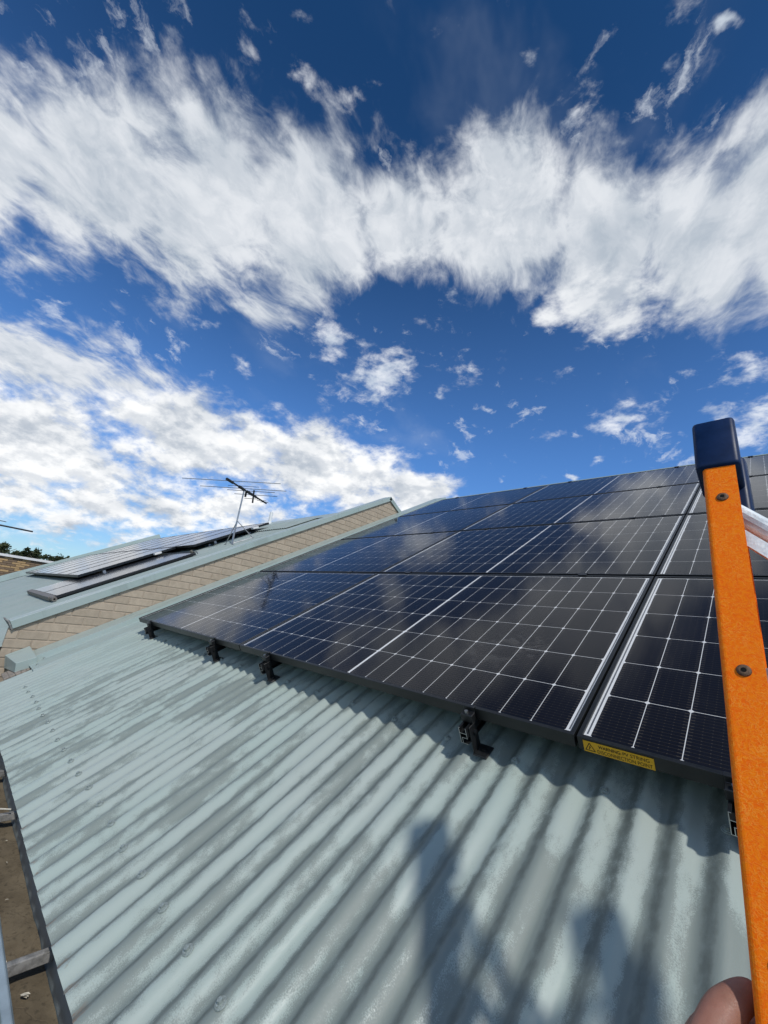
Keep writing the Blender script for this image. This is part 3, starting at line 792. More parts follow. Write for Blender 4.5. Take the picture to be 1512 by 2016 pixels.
for row, (ur, v0) in enumerate(((-4.43, 0.40), (-3.62, 1.995))):
    for i in range(7):
        W = roofm(ur - (i + 1) * 1.0, v0, 0.17)
        lab = '%s panel from the right in the %s row on the neighbouring roof' % (ORD[i], ('lower', 'upper')[row])
        if firstp:
            pv0.matrix_basis = W; WM[pv0.name] = W; pv0['label'] = lab; firstp = False
        else:
            dup(pv0, W, lab)
for j, (v, ua, ub) in enumerate(((0.75, -11.5, -4.36), (1.62, -11.5, -4.36), (2.35, -10.7, -3.55), (3.2, -10.7, -3.55))):
    pr = thing('panel_rail', ['lowest rail under the old panels on the neighbouring roof', 'second lowest rail under the old panels, below the row joint', 'second highest rail under the old panels, beside the antenna', 'highest rail under the old panels, near the vent pipe'][j], 'rail', roofm(ub, v, NR), 'rails under the old panels')
    b = MB(); b.box(ua - ub, 0, -0.02, 0.02, 0.035, 0.078); b.obj('rail_body', M_black, pr, WM[pr.name])
    e = MB(); e.box(0.001, 0.006, -0.021, 0.021, 0.034, 0.079) if j % 2 == 0 else e.box(-0.06, 0.03, -0.06, 0.06, 0.085, 0.118)
    e.obj('rail_end', M_alu if j % 2 == 0 else M_white, pr, WM[pr.name])
    for q_ in range(6):
        f = MB(); f.box(-0.30 - q_ * 1.3, -0.26 - q_ * 1.3, -0.02, 0.02, 0.0, 0.034); f.obj('foot', M_alu, pr, WM[pr.name])

# solar hot water collectors (two long absorbers with headers)
def collector(u0, u1, label):
    t = thing('water_heater_collector', label, 'solar collector', roofm(u0, -0.13, NR), 'solar hot water collectors')
    w, h = u1 - u0, 1.84
    b = MB(); b.box(0, w, 0, h, 0.012, 0.044); b.obj('tray', M_frame, t, WM[t.name], bevel=0.004, seg=1)
    a = MB(); a.box(0.045, w - 0.03, 0.03, h - 0.03, 0.044, 0.047); a.obj('absorber', M_absorber, t, WM[t.name])
    gl = MB(); gl.add([(0.042, 0.02, 0.050), (w - 0.024, 0.02, 0.050), (w - 0.024, h - 0.02, 0.050), (0.042, h - 0.02, 0.050)], [(0, 1, 2, 3)])
    gl.obj('glass', M_glass_old, t, WM[t.name], recalc=False)
    hd = MB(); hd.box(-0.02, w - 0.002, -0.075, -0.002, 0.008, 0.066); hd.obj('lower_header', M_header, t, WM[t.name], bevel=0.006)
    return t
collector(-5.05, -3.98, 'left of two flat solar water collectors low on the neighbouring roof')
c2 = collector(-3.97, -2.90, 'right of two flat solar water collectors low on the neighbouring roof, by its capping')
pe = MB(); pe.tube((1.072, -0.04, 0.035), (1.26, -0.04, 0.035), 0.028, n=14); pe.obj('header_end', M_header, c2, WM[c2.name], smooth=False)
ph = MB(); ph.tube((1.26, -0.04, 0.035), (1.262, -0.04, 0.035), 0.012, n=10); ph.obj('header_hole', M_hole, c2, WM[c2.name])
tp = thing('water_pipe', 'thin dark water pipe with a valve above the collectors', 'pipe', roofm(-3.16, 1.74, NR))
b = MB(); b.tube((-1.15, 0, 0.045), (0.02, 0, 0.045), 0.011, n=8); b.obj('pipe', M_antd, tp, WM[tp.name])
b = MB(); b.tube((0.03, 0, 0.0), (0.03, 0, 0.085), 0.028, 0.02, 10); b.tube((-0.02, 0, 0.045), (0.09, 0, 0.045), 0.022, n=10); b.obj('valve', M_brass, tp, WM[tp.name])
b = MB(); b.tube((0.09, 0, 0.045), (0.20, 0.01, 0.05), 0.008, n=6); b.tube((0.20, 0.01, 0.05), (0.30, -0.02, 0.03), 0.008, n=6); b.obj('pipe_tail', M_antd, tp, WM[tp.name])

# vent pipe at the ridge
vp_ = thing('vent_pipe', 'slim white vent pipe standing beside the ridge of the neighbouring roof', 'vent pipe', Matrix.Translation(roofpt(-4.50, 4.08, NR)))
b = MB(); b.tube((0, 0, -0.05), (0, 0, 0.30), 0.036, n=16); b.obj('pipe', M_pvc, vp_, WM[vp_.name], smooth=False)
b = MB(); b.tube((0, 0, -0.03), (0, 0, 0.075), 0.058, 0.042, 16); b.obj('pipe_boot', M_pvc, vp_, WM[vp_.name])

# television antenna on the neighbour's roof
AB = Vector((-2.96, 2.02, 1.223))
an = thing('tv_antenna', 'tall tv antenna on a tripod mast on the neighbouring roof', 'antenna', Matrix.Translation(AB))
TA = WM[an.name]
b = MB(); b.tube((0, 0, 0.0), (0.0, 0, 1.02), 0.0140, n=10); b.obj('mast', M_alu, an, TA, smooth=False)
for (dx, dy, hz) in ((0.12, 0.30, 0.42), (-0.20, -0.02, 0.40), (0.17, -0.06, 0.30)):
    b = MB(); zf = dy * math.tan(SLOPE)
    b.tube((0, 0, hz), (dx, dy, zf), 0.008, n=6); b.tube((dx - .03, dy, zf + .004), (dx + .03, dy, zf + .004), 0.008, n=6)
    b.obj('tripod_leg', M_alu, an, TA)
b = MB(); b.box(-0.05, 0.20, -0.012, 0.30, -0.03, -0.022)
b = MB(); b.tube((0, 0, 0.005), (0.12, 0.30, 0.178), 0.008, n=6); b.obj('base_bar', M_alu, an, TA)
BD = Vector((math.cos(R(120)), math.sin(R(120)), 0.0)); ED = Vector((math.cos(R(32)), math.sin(R(32)), 0))
top = Vector((0, 0, 1.0))
b = MB(); b.tube(top + BD * -0.47, top + BD * 0.80, 0.016, n=8); b.obj('boom', M_antd, an, TA)
for (t, hl, r, dz) in ((-0.45, 0.94, 0.006, 0.0), (-0.07, 0.86, 0.006, 0.0), (-0.05, 0.31, 0.004, 0.05), (0.20, 0.49, 0.005, 0.045), (0.38, 0.45, 0.005, 0.03), (0.30, 0.16, 0.005, -0.07), (0.62, 0.10, 0.005, 0.0), (0.72, 0.09, 0.005, 0.0)):
    c = top + BD * t + Vector((0, 0, dz))
    b = MB(); b.tube(c - ED * hl, c + ED * hl, r, n=6); b.obj('element', M_alu if r > .0055 else M_antd, an, TA)
for (t, L, r) in ((-0.45, 0.09, 0.026), (-0.08, 0.08, 0.028), (0.18, 0.09, 0.028), (0.36, 0.05, 0.025)):
    b = MB(); b.tube(top + BD * (t - L), top + BD * (t + L), r, n=8); b.obj('insulator_block', M_antd, an, TA)
b = MB(); b.tube(top + BD * 0.30 + Vector((0, 0, 0.10)), top + BD * 0.34 + Vector((0, 0, -0.14)), 0.016, n=6); b.obj('reflector_arm', M_antd, an, TA)
b = MB(); b.tube(top + BD * 0.10 - ED * 0.02, top + BD * 0.12 - ED * 0.03 + Vector((0, 0, -0.10)), 0.020, n=6); b.obj('mast_clamp', M_antd, an, TA)

a2 = thing('tv_antenna', 'second tv antenna at the left edge of the view, only its rod ends showing', 'antenna', Matrix.Translation((-5.05, -1.30, -0.55)))
T2 = WM[a2.name]
o2 = Vector((-5.05, -1.30, -0.55))
b = MB(); b.tube((0, 0, -0.1), (0, 0, 1.62), 0.018, n=8); b.obj('mast', M_alu, a2, T2)
fd = Vector((math.cos(R(95)), math.sin(R(95)), 0))
for (z, y0, y1, r) in ((1.505, -0.9, 0.885, 0.014), (1.575, -0.8, 0.52, 0.006), (1.205, -0.7, 0.50, 0.012), (1.145, -0.7, 0.56, 0.012)):
    b = MB(); b.tube(Vector((0, 0, z)) + fd * y0, Vector((0, 0, z)) + fd * y1, r, n=6); b.obj('element', M_antd, a2, T2)
b = MB(); b.tube(Vector((0, 0, 1.30)), Vector((0, 0, 1.49)) + fd * 0.46, 0.008, n=6); b.obj('brace', M_antd, a2, T2)

# ------------------------------------------------------------------ far brick house
fh = thing('far_house', 'distant mottled brown brick house with a white roof edge', 'house', Matrix.Translation((-18.0, 0.0, GZ)))
b = MB(); b.box(-24.0, -15.012, -7.0, 1.9, GZ, 0.80)
fw = b.obj('wall', M_wallbrown, fh)
b = MB(); b.box(-24.2, -14.93, -7.2, 2.1, 0.80, 0.885); b.obj('roof_edge', M_white, fh, bevel=0.006, seg=1)
b = MB(); b.add([(-24.2, -7.2, 0.89), (-14.93, -7.2, 0.89), (-14.93, 2.1, 0.89), (-24.2, 2.1, 0.89), (-20, -2.5, 1.0)], [(0, 1, 4), (1, 2, 4), (2, 3, 4), (3, 0, 4)]); b.obj('roof', M_alu, fh)
fbm = [MB().box(0, 0.014, 0, 0.228, 0, 0.060).mesh('brick', m, bevel=0.003, seg=1) for m in (M_fb_tan, M_fb_brown)]
rb_ = random.Random(3)
for row in range(11):
    z = 0.80 - (row + 1) * 0.0715
    for kcol in range(9):
        y = -0.55 + kcol * 0.24 + (0.12 if row % 2 else 0) + rb_.uniform(-.003, .003)
        instance('brick', fbm[0 if rb_.random() < 0.40 else 1], fw, Matrix.Translation((-15.012, y, z + 0.006)))

# ------------------------------------------------------------------ trees beyond
def tree(pos, h, w, label, kind, seed, m):
    rn = random.Random(seed)
    t = thing(kind, label, 'tree', Matrix.Translation(pos), 'trees beyond the houses')
    tr = MB()
    tr.tube((0, 0, 0), (0.2, 0.1, h * 0.5), 0.28, 0.18, 8); tr.tube((0.2, 0.1, h * 0.5), (0.1, -0.1, h * 0.92), 0.18, 0.04, 7)
    limbs = []
    for i in range(9):
        z = h * rn.uniform(0.35, 0.8); a = rn.uniform(0, 6.28); L = w * rn.uniform(0.3, 0.55)
        e = Vector((math.cos(a) * L, math.sin(a) * L, z + L * 0.7)); limbs.append(e)
        tr.tube((0.15, 0, z), e, 0.09, 0.03, 5)
    tr.obj('trunk', M_trunk, t, WM[t.name])
    cr = MB()
    clumps = []
    for i in range(34):
        zz = rn.uniform(0.30, 1.0)
        rad = w * 0.5 * (0.55 + 0.55 * math.sin(math.pi * min(1, (zz - 0.25) * 1.15))) if kind != 'pine_tree' else w * 0.55 * (1.12 - zz)
        a = rn.uniform(0, 6.28); rr = rad * math.sqrt(rn.random())
        clumps.append((Vector((math.cos(a) * rr, math.sin(a) * rr, zz * h)), rn.uniform(0.35, 0.8) * (w / 5)))
    for c, s in clumps:
        for q_ in range(70):
            d = Vector((rn.gauss(0, 1), rn.gauss(0, 1), rn.gauss(0, .75))) * s * 0.6
            p = c + d; n_ = Vector((rn.gauss(0, 1), rn.gauss(0, 1), rn.gauss(0, 1))).normalized()
            a_ = n_.orthogonal() * rn.uniform(0.09, 0.20); b_ = n_.cross(a_) * rn.uniform(0.5, 0.9)
            cr.add([p - a_, p + b_, p + a_, p - b_], [(0, 1, 2, 3)])
    cr.obj('crown', m, t, WM[t.name])
    return t
def far(px_dir, dist, z):
    return (3.885 + px_dir[0] * dist, -1.169 + px_dir[1] * dist, z)
tl = [(0.050, 84, 8.8, 3.2, 'broad dark tree at the left edge of the tree line', 'gum_tree', M_leaf),
      (0.074, 92, 7.7, 3.0, 'low rounded tree, second from the left behind the brick house', 'gum_tree', M_leafdark),
      (0.083, 86, 8.6, 2.4, 'pointed dark tree left of the twin pointed trees', 'pine_tree', M_leafdark),
      (0.0925, 86, 8.3, 2.2, 'pointed dark tree in the middle of the tree line', 'pine_tree', M_leafdark),
      (0.0885, 95, 8.1, 3.0, 'dark bushy tree behind the pointed trees', 'gum_tree', M_leafdark),
      (0.113, 84, 8.6, 3.6, 'tallest airy gum tree right of the pointed trees', 'gum_tree', M_leaf),
      (0.1215, 90, 8.2, 2.4, 'airy gum tree at the right shoulder of the tallest one', 'gum_tree', M_leaf),
      (0.132, 90, 7.2, 2.0, 'small tree just left of the neighbouring roof edge', 'gum_tree', M_leafdark),
      (0.066, 90, 7.5, 3.2, 'low dark tree above the white roof edge', 'gum_tree', M_leafdark),
      (0.103, 92, 7.6, 3.0, 'low tree filling the gap left of the tallest gum', 'gum_tree', M_leafdark),
      (0.142, 95, 7.3, 2.4, 'last small tree touching the roof edge', 'gum_tree', M_leafdark)]
for i, (sy, dist, h, w, lab, kd, m_) in enumerate(tl):
    dvec = Vector((-1, sy / math.sqrt(max(1e-6, 1 - sy * sy)), 0)).normalized()
    tree((3.885 + dvec.x * dist, -1.169 + dvec.y * dist, GZ), h - 0.4, w * 1.35, lab, kd, 50 + i, m_)

# ================================================================== NEAR SOLAR ARRAY
PW, PH = 1.735, 1.134
CP, RP = 1.742, 1.154
panel0 = thing('solar_panel', 'x', 'solar panel', RX, 'black framed solar panels on the near roof')
FR = MB()
L, H = 0.011, 0.035
FR.box(0, PW, 0, L, -H, 0); FR.box(0, PW, PH - L, PH, -H, 0)
FR.box(0, L, L + .0002, PH - L - .0002, -H, 0); FR.box(PW - L, PW, L + .0002, PH - L - .0002, -H, 0)
FR.obj('frame', M_frame, panel0, RX, bevel=0.0008, seg=1)
bsh = MB(); bsh.box(L - 0.002, PW - L + 0.002, L - 0.002, PH - L + 0.002, -0.0105, -0.0062)
bsh.obj('backsheet', M_backsheet, panel0, RX)
gm = MB(); gm.add([(L - .001, L - .001, -0.0022), (PW - L + .001, L - .001, -0.0022), (PW - L + .001, PH - L + .001, -0.0022), (L - .001, PH - L + .001, -0.0022)], [(0, 1, 2, 3)])
gm.obj('glass', M_glass, panel0, RX, recalc=False)
CW, CHt, CG = 0.0910, 0.1822, 0.0020
x_half = 9 * CW + 8 * CG
MIDG = 0.0115
x0a = PW / 2 - MIDG / 2 - x_half
x0b = PW / 2 + MIDG / 2
y0c = (PH - (6 * CHt + 5 * CG)) / 2
cm = MB()
ch = 0.0055
oct_ = [(-CW/2 + ch, -CHt/2), (CW/2 - ch, -CHt/2), (CW/2, -CHt/2 + ch), (CW/2, CHt/2 - ch), (CW/2 - ch, CHt/2), (-CW/2 + ch, CHt/2), (-CW/2, CHt/2 - ch), (-CW/2, -CHt/2 + ch)]
cm.prism(oct_, 'z', 0, 0.00015)
cell_me = cm.mesh('solar_cell', M_cell)
cell0 = None
for xs in (x0a, x0b):
    for i in range(9):
        for j in range(6):
            loc = Matrix.Translation((xs + i * (CW + CG) + CW / 2, y0c + j * (CHt + CG) + CHt / 2, -0.0061))
            if cell0 is None:
                cell0 = instance('solar_cell', cell_me, panel0, RX @ loc)
            else:
                relink(cell0, panel0, loc)
for xe in (x0a - 0.0105, x0b + x_half + 0.0065):
    b = MB(); b.box(xe, xe + 0.004, y0c + 0.008, PH - y0c - 0.008, -0.0062, -0.0059)
    b.obj('end_ribbon', M_ribbon, panel0, RX)
COLN = ['left column', 'middle column', 'right column']
ROWN = ['bottom row', 'second row up', 'third row up', 'top row']
pl_ = {}
for c in range(3):
    for r_ in range(4):
        W = roofm(c * CP, r_ * RP, 0.0)
        extra = {(0, 0): ', its corner by the capping', (2, 0): ', with the yellow warning sticker', (1, 0): ', with a smear on its glass'}.get((c, r_), '')
        lab = 'black solar panel, %s, %s%s' % (ROWN[r_], COLN[c], extra)
        if (c, r_) == (0, 0):
            panel0['label'] = lab; pl_[(0, 0)] = panel0
        else:
            pl_[(c, r_)] = dup(panel0, W, lab)

# warning sticker on the edge of the bottom right panel
P20 = pl_[(2, 0)]
LU0, LU1, LN0, LN1 = 3.4975, 3.6465, -0.0355, -0.0068
lb = MB(); lb.box(LU0, LU1, -0.0012, -0.0004, LN0, LN1)
sticker = lb.obj('warning_label', M_label, P20, RX)
tag(sticker, 'yellow warning sticker with black lettering')
def text_obj(body, u, n, height, width, bold):
    cu = bpy.data.curves.new('t', 'FONT')
    cu.body = body; cu.size = 1.0; cu.offset = 0.016 if bold else 0.0; cu.resolution_u = 3
    to = bpy.data.objects.new('t', cu); COL.objects.link(to)
    bpy.context.view_layer.update()
    me = bpy.data.meshes.new_from_object(to)
    bpy.data.objects.remove(to)
    xs = [v.co.x for v in me.vertices]; ys = [v.co.y for v in me.vertices]
    sx_ = width / (max(xs) - min(xs)); sy_ = height / (max(ys) - min(ys))
    for v in me.vertices:
        x, y = (v.co.x - min(xs)) * sx_ + u, (v.co.y - min(ys)) * sy_ + n
        v.co = (x, -0.0015, y)
    me.materials.clear(); me.materials.append(M_ink)
    return me
instance('lettering', text_obj('WARNING:', 3.5315, -0.0195, 0.0088, 0.0495, True), sticker, RX)
instance('lettering', text_obj('PV STRING', 3.5840, -0.0195, 0.0088, 0.0535, False), sticker, RX)
instance('lettering', text_obj('DISCONNECTION POINT', 3.5285, -0.0325, 0.0092, 0.1135, False), sticker, RX)
tri = MB()
def tri_ring(o_, i_, y):
    vs = [(p[0], y, p[1]) for p in o_] + [(p[0], y, p[1]) for p in i_]
    tri.add(vs, [(k_, (k_ + 1) % 3, 3 + (k_ + 1) % 3, 3 + k_) for k_ in range(3)])
TO = [(3.5000, -0.0315), (3.5245, -0.0315), (3.51225, -0.0090)]
ctr = (sum(p[0] for p in TO) / 3, sum(p[1] for p in TO) / 3)
TI = [(ctr[0] + (p[0] - ctr[0]) * 0.76, ctr[1] + (p[1] - ctr[1]) * 0.76) for p in TO]
tri_ring(TO, TI, -0.0015)
bolt = [(3.5135, -0.0165), (3.5095, -0.0228), (3.5118, -0.0228), (3.5098, -0.0262), (3.5088, -0.0258), (3.5095, -0.0285), (3.5118, -0.0268), (3.5109, -0.0266), (3.5146, -0.0212), (3.5120, -0.0212), (3.5148, -0.0165)]
tri.add([(p[0], -0.0015, p[1]) for p in bolt], [tuple(range(len(bolt)))])
tri.obj('hazard_triangle', M_ink, sticker, RX)

# ------------------------------------------------------------------ rails with feet and clamps
rail0 = thing('mounting_rail', 'x', 'rail', roofm(0, 0, 0), 'black mounting rails under the near panels')
W0 = WM[rail0.name]
rl = MB()
# hollow extrusion: left web, shelves and a broken right web, seen end-on at the eave
RV0, RV1 = -0.052, 4.66
RT, RBm = -0.0362, -0.0868
def bar(x0, x1, z0, z1): rl.box(x0, x1, RV0 + 0.0006, RV1, z0, z1)
bar(0.0, 0.0022, RBm, RT)
bar(0.0224, 0.0246, RBm + 0.018, RT); bar(0.0224, 0.0246, RBm, RBm + 0.004)
bar(0.0022, 0.0224, RT - 0.019, RT - 0.0168); bar(0.0022, 0.0224, RBm, RBm + 0.0022)
bar(0.0060, 0.0224, RBm + 0.018, RBm + 0.0202); bar(0.0060, 0.0080, RBm + 0.0022, RBm + 0.018)
bar(0.0022, 0.0060, RT - 0.0022, RT)
rl.obj('rail_body', M_black, rail0, W0)
re_ = MB()
def cut(x0, x1, z0, z1): re_.box(x0, x1, RV0, RV0 + 0.0006, z0, z1)
cut(0.0, 0.0014, RBm, RT); cut(0.0232, 0.0246, RBm + 0.018, RT)
cut(0.0014, 0.0232, RT - 0.0186, RT - 0.0172); cut(0.0014, 0.0232, RBm, RBm + 0.0014)
cut(0.0064, 0.0232, RBm + 0.0182, RBm + 0.0196); cut(0.0064, 0.0078, RBm + 0.0014, RBm + 0.0182); cut(0.0014, 0.0050, RT - 0.0012, RT)
re_.obj('cut_end', M_railcut, rail0, W0)
for fv in (0.0, 1.25, 2.5, 3.75):
    ft = MB()
    ft.box(0.0252, 0.0302, fv - 0.040, fv - 0.002, NTOP + 0.003, -0.040)          # upright leg beside the rail
    ft.box(0.0252, 0.0700, fv - 0.046, fv + 0.004, NTOP + 0.0005, NTOP + 0.0058)    # foot on the crest
    ft.obj('foot', M_black, rail0, W0, bevel=0.0015, seg=1)
    bt = MB(); bt.tube((0.0302, fv - 0.021, -0.062), (0.038, fv - 0.021, -0.062), 0.0065, n=6); bt.obj('bolt', M_black if fv == 0 else M_steel, rail0, W0)
    bt = MB(); bt.tube((0.052, fv - 0.021, NTOP + 0.0058), (0.052, fv - 0.021, NTOP + 0.012), 0.0065, n=6)
    bt.obj('bolt', M_black if fv == 0 else M_steel, rail0, W0)
ec = MB()
ec.prism([(-0.024, RT), (-0.0006, RT), (-0.0006, 0.0006), (0.0085, 0.0006), (0.0085, 0.0034), (-0.0035, 0.0034), (-0.0035, -0.012), (-0.024, -0.012)], 'x', -0.004, 0.034)
ec.obj('end_clamp', M_black, rail0, W0, bevel=0.0012, seg=1)
bt = MB(); bt.tube((0.013, -0.0145, -0.012), (0.013, -0.0145, -0.004), 0.0055, n=12); bt.tube((0.013, -0.0145, -0.004), (0.013, -0.0145, -0.0035), 0.0028, n=6)
bt.obj('clamp_bolt', M_steel, rail0, W0)
for r_ in (1, 2, 3):
    v = r_ * RP - 0.010
    mc = MB(); mc.box(-0.006, 0.032, v - 0.016, v + 0.016, 0.0007, 0.0040); mc.box(-0.003, 0.029, v - 0.0085, v + 0.0085, RT, 0.0007)
    mc.obj('mid_clamp', M_black, rail0, W0)
tc = MB(); tc.box(-0.004, 0.034, 4.585, 4.612, 0.0006, 0.006); tc.box(-0.004, 0.034, 4.597, 4.625, RT, 0.0006); tc.obj('top_clamp', M_black, rail0, W0)
RU = [(0.272, 'black mounting rail end at the far left corner of the panels'), (1.404, 'black mounting rail end just left of the first panel joint'),
      (2.012, 'black mounting rail end just right of the first panel joint'), (3.160, 'black mounting rail end in front of the roof, left of the warning sticker'),
      (3.771, 'black mounting rail end half hidden behind the orange ladder'), ]
for i, (u, lab) in enumerate(RU):
    W = roofm(u, 0, 0)
    if i == 0:
        rail0.matrix_basis = W; WM[rail0.name] = W; rail0['label'] = lab
    else:
        dup(rail0, W, lab)

# ================================================================== LADDER
lad = thing('ladder', 'orange fibreglass ladder leaning on the gutter, navy rubber cap on its stile', 'ladder', Matrix.Translation((4.02, -1.85, GZ)))
SL = 0.352
def ladpt(Z, x):
    return Vector((x, -0.49 - (0.47 - Z) * SL, Z))
# ladder frame: x across, y away from the climber, z up the stile
zax = Vector((0, SL, 1)).normalized(); xax = Vector((1, 0, 0)); yax = zax.cross(xax)
# stiles spread slightly towards the bottom
def stile_frame(sgn):
    z = Vector((-0.055 * sgn * -1 if False else (-0.040 if sgn < 0 else -0.040), SL, 1)).normalized()
    y = z.cross(xax).normalized(); x = y.cross(z)
    return x, y, z
FLW, TH, DP = 0.0355, 0.0042, 0.062
def chan(sgn):
    # C-section opening towards the rungs, rounded outer corners
    p = []
    def arc(cx, cy, r, a0, a1, n=5):
        return [(cx + r * math.cos(R(a0 + (a1 - a0) * i / n)), cy + r * math.sin(R(a0 + (a1 - a0) * i / n))) for i in range(n + 1)]
    ro, ri = 0.0055, 0.0018
    out = arc(ro, ro, ro, 270, 180)[0:] 
    p += [(FLW, 0.0)] + out + arc(ro, DP - ro, ro, 180, 90) + [(FLW, DP), (FLW, DP - TH), (FLW - 0.0005, DP - TH)]
    p += [(TH + ri, DP - TH)] + arc(TH + ri, DP - TH - ri, ri, 90, 180, 3) + arc(TH + ri, TH + ri, ri, 180, 270, 3) + [(FLW, TH)]
    if sgn > 0: p = [(-a, b) for a, b in p]
    return p
xl_top = 3.8205
for sgn in (-1, 1):
    x, y, z = stile_frame(sgn)
    base = ladpt(0.47, xl_top if sgn < 0 else 4.235)
    W = Matrix.Translation(base) @ Matrix((x, y, z)).transposed().to_4x4()
    prof = chan(sgn)
    s = MB(); s.prism(prof, 'z', -4.36, 0.045)
    so = s.obj('stile', M_frp, lad, W, smooth=False)
    sg = -1 if sgn > 0 else 1
    # rubber boot: sleeve over the top with a longer tongue at the rear
    k = MB()
    e = 0.0045
    xa, xb = (-e - .003, FLW + e + .002)
    ya, yb = (-e, DP + e + .004)
    def sx2(v): return v * sg
    pr = [(sx2(xa), ya), (sx2(xb), ya), (sx2(xb), yb), (sx2(xa), yb)]
    k.prism(pr, 'z', -0.004, 0.088)
    kb = k.obj('rubber_cap', M_cap, lad, W, bevel=0.0065, seg=3, smooth=True)
    t = MB(); t.prism([(sx2(-0.004), DP - 0.008), (sx2(FLW + 0.010), DP - 0.008), (sx2(FLW + 0.013), DP + 0.013), (sx2(-0.006), DP + 0.013)], 'z', -0.085, 0.06)
    t.obj('cap_tongue', M_cap, lad, W, bevel=0.006, seg=3, smooth=True)
    rim = MB(); rim.prism([(sx2(xa + .012), ya + .012), (sx2(xb - .008), ya + .012), (sx2(xb - .008), yb - .02), (sx2(xa + .012), yb - .02)], 'z', 0.08, 0.0925)
    rim.obj('cap_ridge', M_cap, lad, W, bevel=0.002)
    # rivets through the front flange
    for d in (-0.056, -0.284, -0.51, -0.735, -0.96):
        rv = MB()
        c = Vector((sx2(0.0185), 0, d))
        rv.tube(c + Vector((0, 0.0005, 0)), c + Vector((0, -0.0016, 0)), 0.0066, 0.0058, 18)
        rv.tube(c + Vector((0, -0.0016, 0)), c + Vector((0, -0.0024, 0)), 0.0058, 0.0040, 18)
        rv.obj('rivet', M_rivet, lad, W, smooth=False)
        rh = MB(); rh.tube(c + Vector((0, -0.0024, 0)), c + Vector((0, -0.0027, 0)), 0.0024, n=12); rh.obj('rivet_hole', M_hole, lad, W)
xL = xl_top + 0.006
W = Matrix.Translation(ladpt(0.47, 0)) @ Matrix((xax, yax, zax)).transposed().to_4x4()
rung = MB()
rp_ = [(0.016 * math.cos(a) * (1 + 0.05 * (i % 2)), 0.016 * math.sin(a) * (1 + 0.05 * (i % 2))) for i, a in enumerate([2 * math.pi * k / 24 for k in range(24)])]
rung.prism([(0.031 + a, b) for a, b in rp_], 'x', 0.0, 0.405)
rme = rung.mesh('rung', M_alu)
for i, d in enumerate((-0.284, -0.584, -0.884, -1.184, -1.484, -1.784, -2.084, -2.384, -2.684, -2.984, -3.284, -3.584, -3.884)):
    o = bpy.data.objects.new('rung', rme)
    place(o, W @ Matrix.Translation((xL + (-d) * 0.040, 0, d)), lad)
# V-shaped galvanised pole bracket between the stile tops
def vbar(xa, za, xb, zb, yoff, rr, name):
    b_ = MB()
    pa, pb = Vector((xa, yoff, za)), Vector((xb, yoff, zb))
    b_.tube(pa, pb, rr, n=14)
    o_ = b_.obj(name, M_galv, lad, W, smooth=False)
    return o_
VX0, VX1, VXM = xL + 0.024, 4.215, 4.03
for (xa, xb) in ((VX0, VXM), (VX1, VXM)):
    vbar(xa, -0.056, xb, -0.245, 0.036, 0.0125, 'bracket_arm')
    b_ = MB()
    dxn = (xb - xa)
    b_.add([(xa, 0.028, -0.083), (xb, 0.028, -0.275), (xb, 0.028, -0.298), (xa, 0.028, -0.106), (xa, 0.024, -0.083), (xb, 0.024, -0.275), (xb, 0.024, -0.298), (xa, 0.024, -0.106)],
           [(0,1,2,3),(7,6,5,4),(0,4,5,1),(1,5,6,2),(2,6,7,3),(3,7,4,0)])
    b_.obj('bracket_strap', M_galv, lad, W)

# ================================================================== HAND ON THE LADDER
def skin_mesh(name, chains, m, sub=2):
    """chains: list of point lists [(x,y,z,r)], later chains start with an index (chain, point) to root on"""
    verts, edges, rad = [], [], []
    idx = {}
    for ci, ch_ in enumerate(chains):
        prev = None
        if isinstance(ch_[0][0], tuple):
            prev = idx[ch_[0][0]]; pts = ch_[1:]
        else:
            pts = ch_
        for pi, p in enumerate(pts):
            verts.append(p[:3]); rad.append(p[3])
            k_ = len(verts) - 1; idx[(ci, pi)] = k_
            if prev is not None: edges.append((prev, k_))
            prev = k_
    me = bpy.data.meshes.new(name)
    me.from_pydata(verts, edges, [])
    o = bpy.data.objects.new(name, me); COL.objects.link(o)
    md = o.modifiers.new('skin', 'SKIN'); md.use_smooth_shade = True
    sv = me.skin_vertices[0].data
    for i, r in enumerate(rad):
        sv[i].radius = (r, r); sv[i].use_root = (i == 0)
    o.modifiers.new('sub', 'SUBSURF').levels = sub
    dg = bpy.context.evaluated_depsgraph_get()
    dg.update()
    nm = bpy.data.meshes.new_from_object(o.evaluated_get(dg))
    bpy.data.objects.remove(o)
    nm.materials.clear(); nm.materials.append(m)
    nm.polygons.foreach_set('use_smooth', [True] * len(nm.polygons))
    return nm
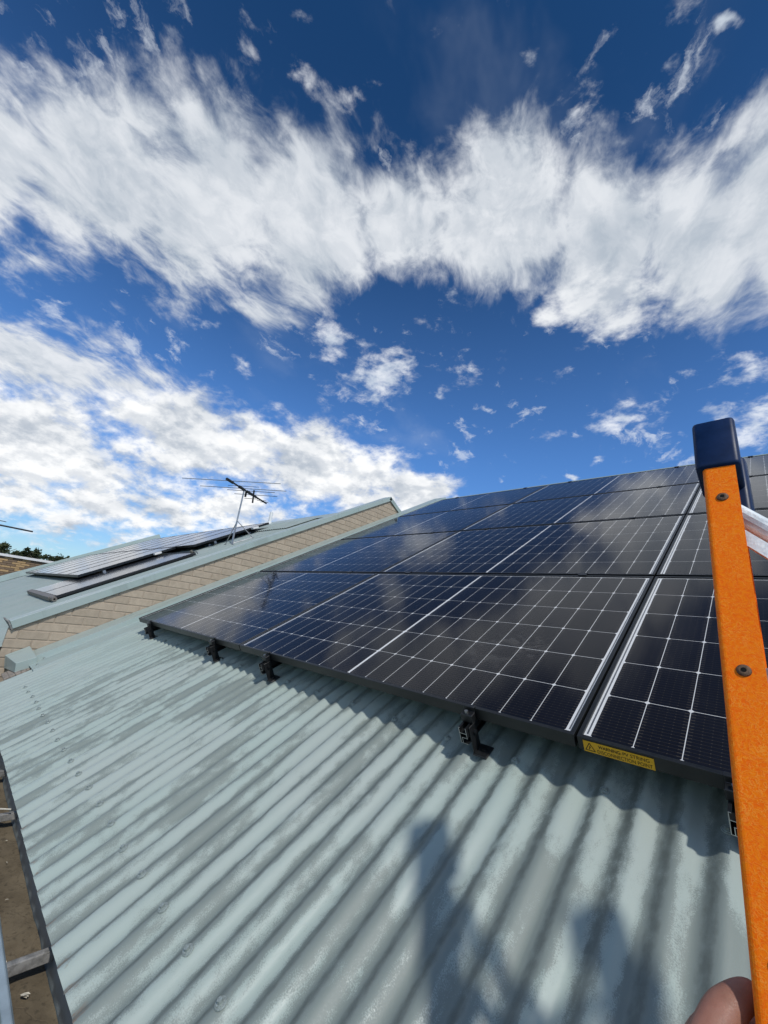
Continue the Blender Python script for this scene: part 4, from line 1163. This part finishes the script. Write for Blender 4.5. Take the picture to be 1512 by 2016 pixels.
person = thing('person', 'bare hand gripping the left stile of the orange ladder from behind', 'person', Matrix.Translation((3.80, -0.72, -0.15)))
HS = 1.08
def sp(dx, dy, dz):         # around the stile: x from its left face, y behind its front face
    dx, dy, dz = dx * HS - 0.012, dy * HS, dz * HS - 0.010
    zz = -0.10 + dz
    b_ = ladpt(zz, 3.8205 + (0.47 - zz) * 0.040)
    return (b_.x + dx, b_.y + dy, b_.z)
def ch_(pts): return [sp(*p[:3]) + (p[3] * HS,) for p in pts]
wrist = (3.70, -1.02, -0.36)
arm = [(3.60, -1.35, -0.62, 0.048), (3.64, -1.20, -0.50, 0.043), (wrist[0], wrist[1], wrist[2], 0.030), (3.745, -0.915, -0.275, 0.030)]
palm = [sp(-0.030, -0.060, -0.045) + (0.032,), sp(-0.030, -0.005, -0.020) + (0.030,)]
chains = [arm + palm]
L5 = len(arm) + 1
fing = []
for k_, (dz, ln, rr) in enumerate(((0.026, 1.0, 0.0116), (-0.003, 1.08, 0.0115), (-0.026, 1.02, 0.0108), (-0.047, 0.85, 0.0095))):
    chains.append([((0, L5),)] + ch_([(-0.022, 0.028, dz, rr * 1.12), (-0.010, 0.072 * (0.9 + 0.1 * ln), dz - 0.002, rr), (0.020, 0.080, dz - 0.004, rr * 0.95), (0.034 * ln, 0.077, dz - 0.006, rr * 0.80)]))
chains.append([((0, L5 - 1),)] + ch_([(-0.031, -0.030, -0.004, 0.0170), (-0.024, -0.012, 0.020, 0.0142), (-0.016, 0.002, 0.036, 0.0122), (-0.009, 0.014, 0.049, 0.0128), (0.004, 0.026, 0.060, 0.0100), (0.013, 0.032, 0.064, 0.0080)]))
instance('arm_and_hand', skin_mesh('arm_and_hand', chains, M_skin), person, I4)
slv = MB()
slv.tube((3.44, -1.80, -0.93), (3.60, -1.34, -0.605), 0.075, 0.066, 20, caps=False)
slv.tube((3.44, -1.80, -0.93), (3.60, -1.34, -0.605), 0.070, 0.061, 20, caps=True)
slv.obj('sleeve', M_sleeve, person, I4, smooth=True)
